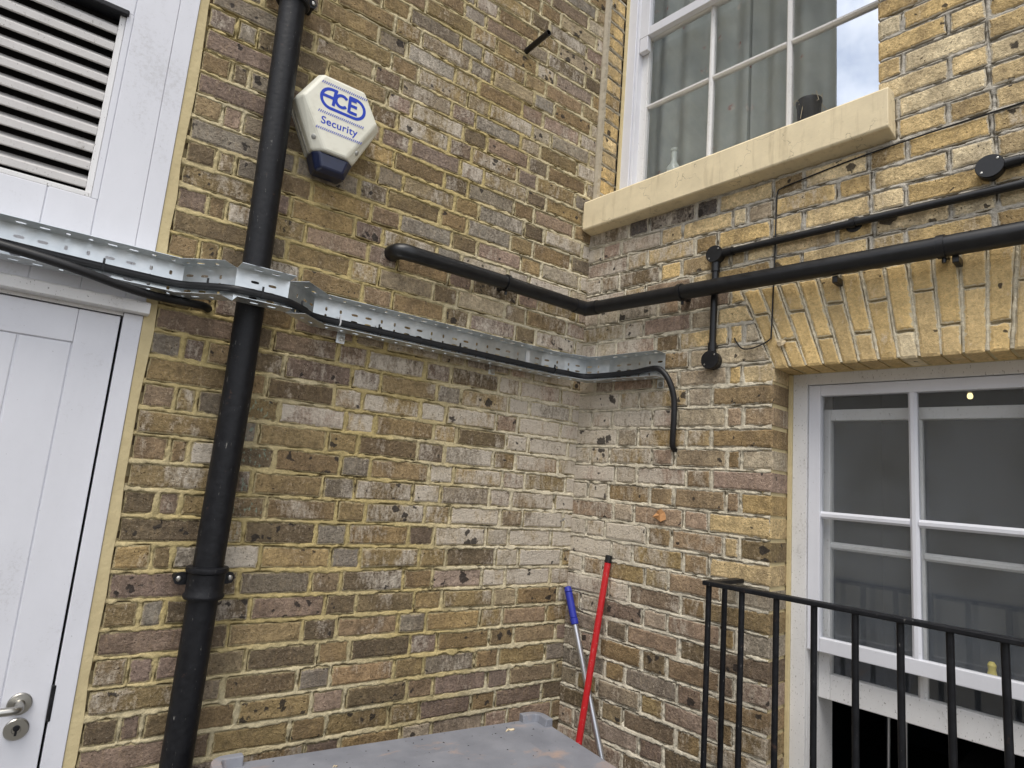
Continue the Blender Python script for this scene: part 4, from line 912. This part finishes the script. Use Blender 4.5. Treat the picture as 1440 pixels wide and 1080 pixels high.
for i in range(80):
    u, v_ = rg.uniform(.02, BW-.02), rg.uniform(.015, .3)**1.0; q = PB(u, v_, BZ+.001+(.012 if .17 < u < BW-.17 and v_ > .16 else 0)); a = rg.uniform(0, 6.28); r_ = rg.uniform(.001, .0045)
    d1 = Vector((math.cos(a), math.sin(a), 0))*r_; d2_ = Vector((-math.sin(a), math.cos(a), 0))*r_*.5
    m.add([q-d1, q+d2_, q+d1, q-d2_, q+Vector((0, 0, r_*.5))], [(0, 1, 4), (1, 2, 4), (2, 3, 4), (3, 0, 4), (0, 3, 2, 1)])
o = build(m, 'grit', 'dark_clutter'); o['kind'] = 'stuff'; tag(o, 'dark grit and crumbs scattered over the grey bin lid', 'grit')
for i, (u, v_, mt, lab) in enumerate(((.16, .07, 'pale_scrap', 'white curled paint flake on the grey bin lid'), (.74, .12, 'pale_scrap', 'tiny pale crumb on the left of the bin lid'))):
    m = MB(); k = 1 if i == 0 else .35
    pts = [PB(u+k*(j*.007-.016), v_+.004*math.sin(j*1.7), BZ+.003+.002*math.sin(j*2.1)) for j in range(6)]; m.tube(pts, [.0012, .003*k+.001, .0032*k+.001, .0026*k+.001, .003*k, .001], 6)
    o = build(m, 'paint_flake', mt, None, smooth=True); tag(o, lab, 'debris')

# ------------------------------------------------------------------ mop handles in the corner
def pole(name, label, a, b_, secs):
    th = thing(name, label, 'pole'); a = Vector(a); b_ = Vector(b_); L_ = (b_-a).length; d = (b_-a)/L_
    for nm, s0, s1, r0, r1_, mt in secs:
        m = MB(); m.lathe(a+d*s0, d, [(r0*.8, 0), (r0, .002), (r1_, s1-s0-.002), (r1_*.8, s1-s0)], 18); build(m, nm, mt, th, smooth=True)
    place(th, b_); return th, L_
ta = PR(.2195, .0125, -.272); tb_ = XY(-.16, -.185, -1.655)
pole('mop_handle', 'red metal mop handle with a black cap leaning on the right wall', ta, tb_, [('end_cap', 0, .03, .0135, .0135, 'black_plastic'), ('tube', .0295, (tb_-ta).length, .0128, .0128, 'red_paint')])
ta = PL(-.022, .026, -.426); tb_ = XY(-.02, -.56, -1.655); Lp = (tb_-ta).length
pole('mop_handle', 'silver metal mop handle with a blue plastic grip leaning into the corner', ta, tb_, [('grip', 0, .022, .0135, .0165, 'blue_grip'), ('grip', .0215, .125, .0155, .0145, 'blue_grip'), ('grip', .1245, .15, .0165, .0155, 'blue_grip'), ('tube', .149, Lp, .012, .012, 'aluminium')])

# ------------------------------------------------------------------ small bits on the walls
def leaf(name, P, u, z, s, mt, label, seed, cat='leaf'):
    rg = random.Random(seed); m = MB(); ctr = P(u, .012, z); n = 9
    vs = [ctr]+[P(u+s*math.cos(i/n*6.283)*rg.uniform(.6, 1.1), .004+rg.uniform(0, .012), z+s*.8*math.sin(i/n*6.283)*rg.uniform(.6, 1.1)) for i in range(n)]
    m.add(vs, [(0, 1+i, 1+(i+1) % n) for i in range(n)]); o = build(m, name, mt); q = o.modifiers.new('thick', 'SOLIDIFY'); q.thickness = .001; return tag(o, label, cat)
leaf('dead_leaf', PR, .446, -.094, .03, 'dry_leaf', 'curled orange dead leaf stuck to the right wall above the red handle', 4)
leaf('dead_leaf', PR, .895, .523, .018, 'pale_scrap', 'pale withered leaf stuck to the left end of the flat arch', 6)
m = MB(); m.tube([PL(-.062, -.01, -.165), PL(-.066, .012, -.160), PL(-.068, .03, -.150)], .0045, 10); o = build(m, 'wall_plug', 'aluminium', None, smooth=True); tag(o, 'small metal pin sticking out of the brickwork beside the corner', 'pin')

SC.render.engine = 'CYCLES'
SC.cycles.max_bounces = 4; SC.cycles.transparent_max_bounces = 12
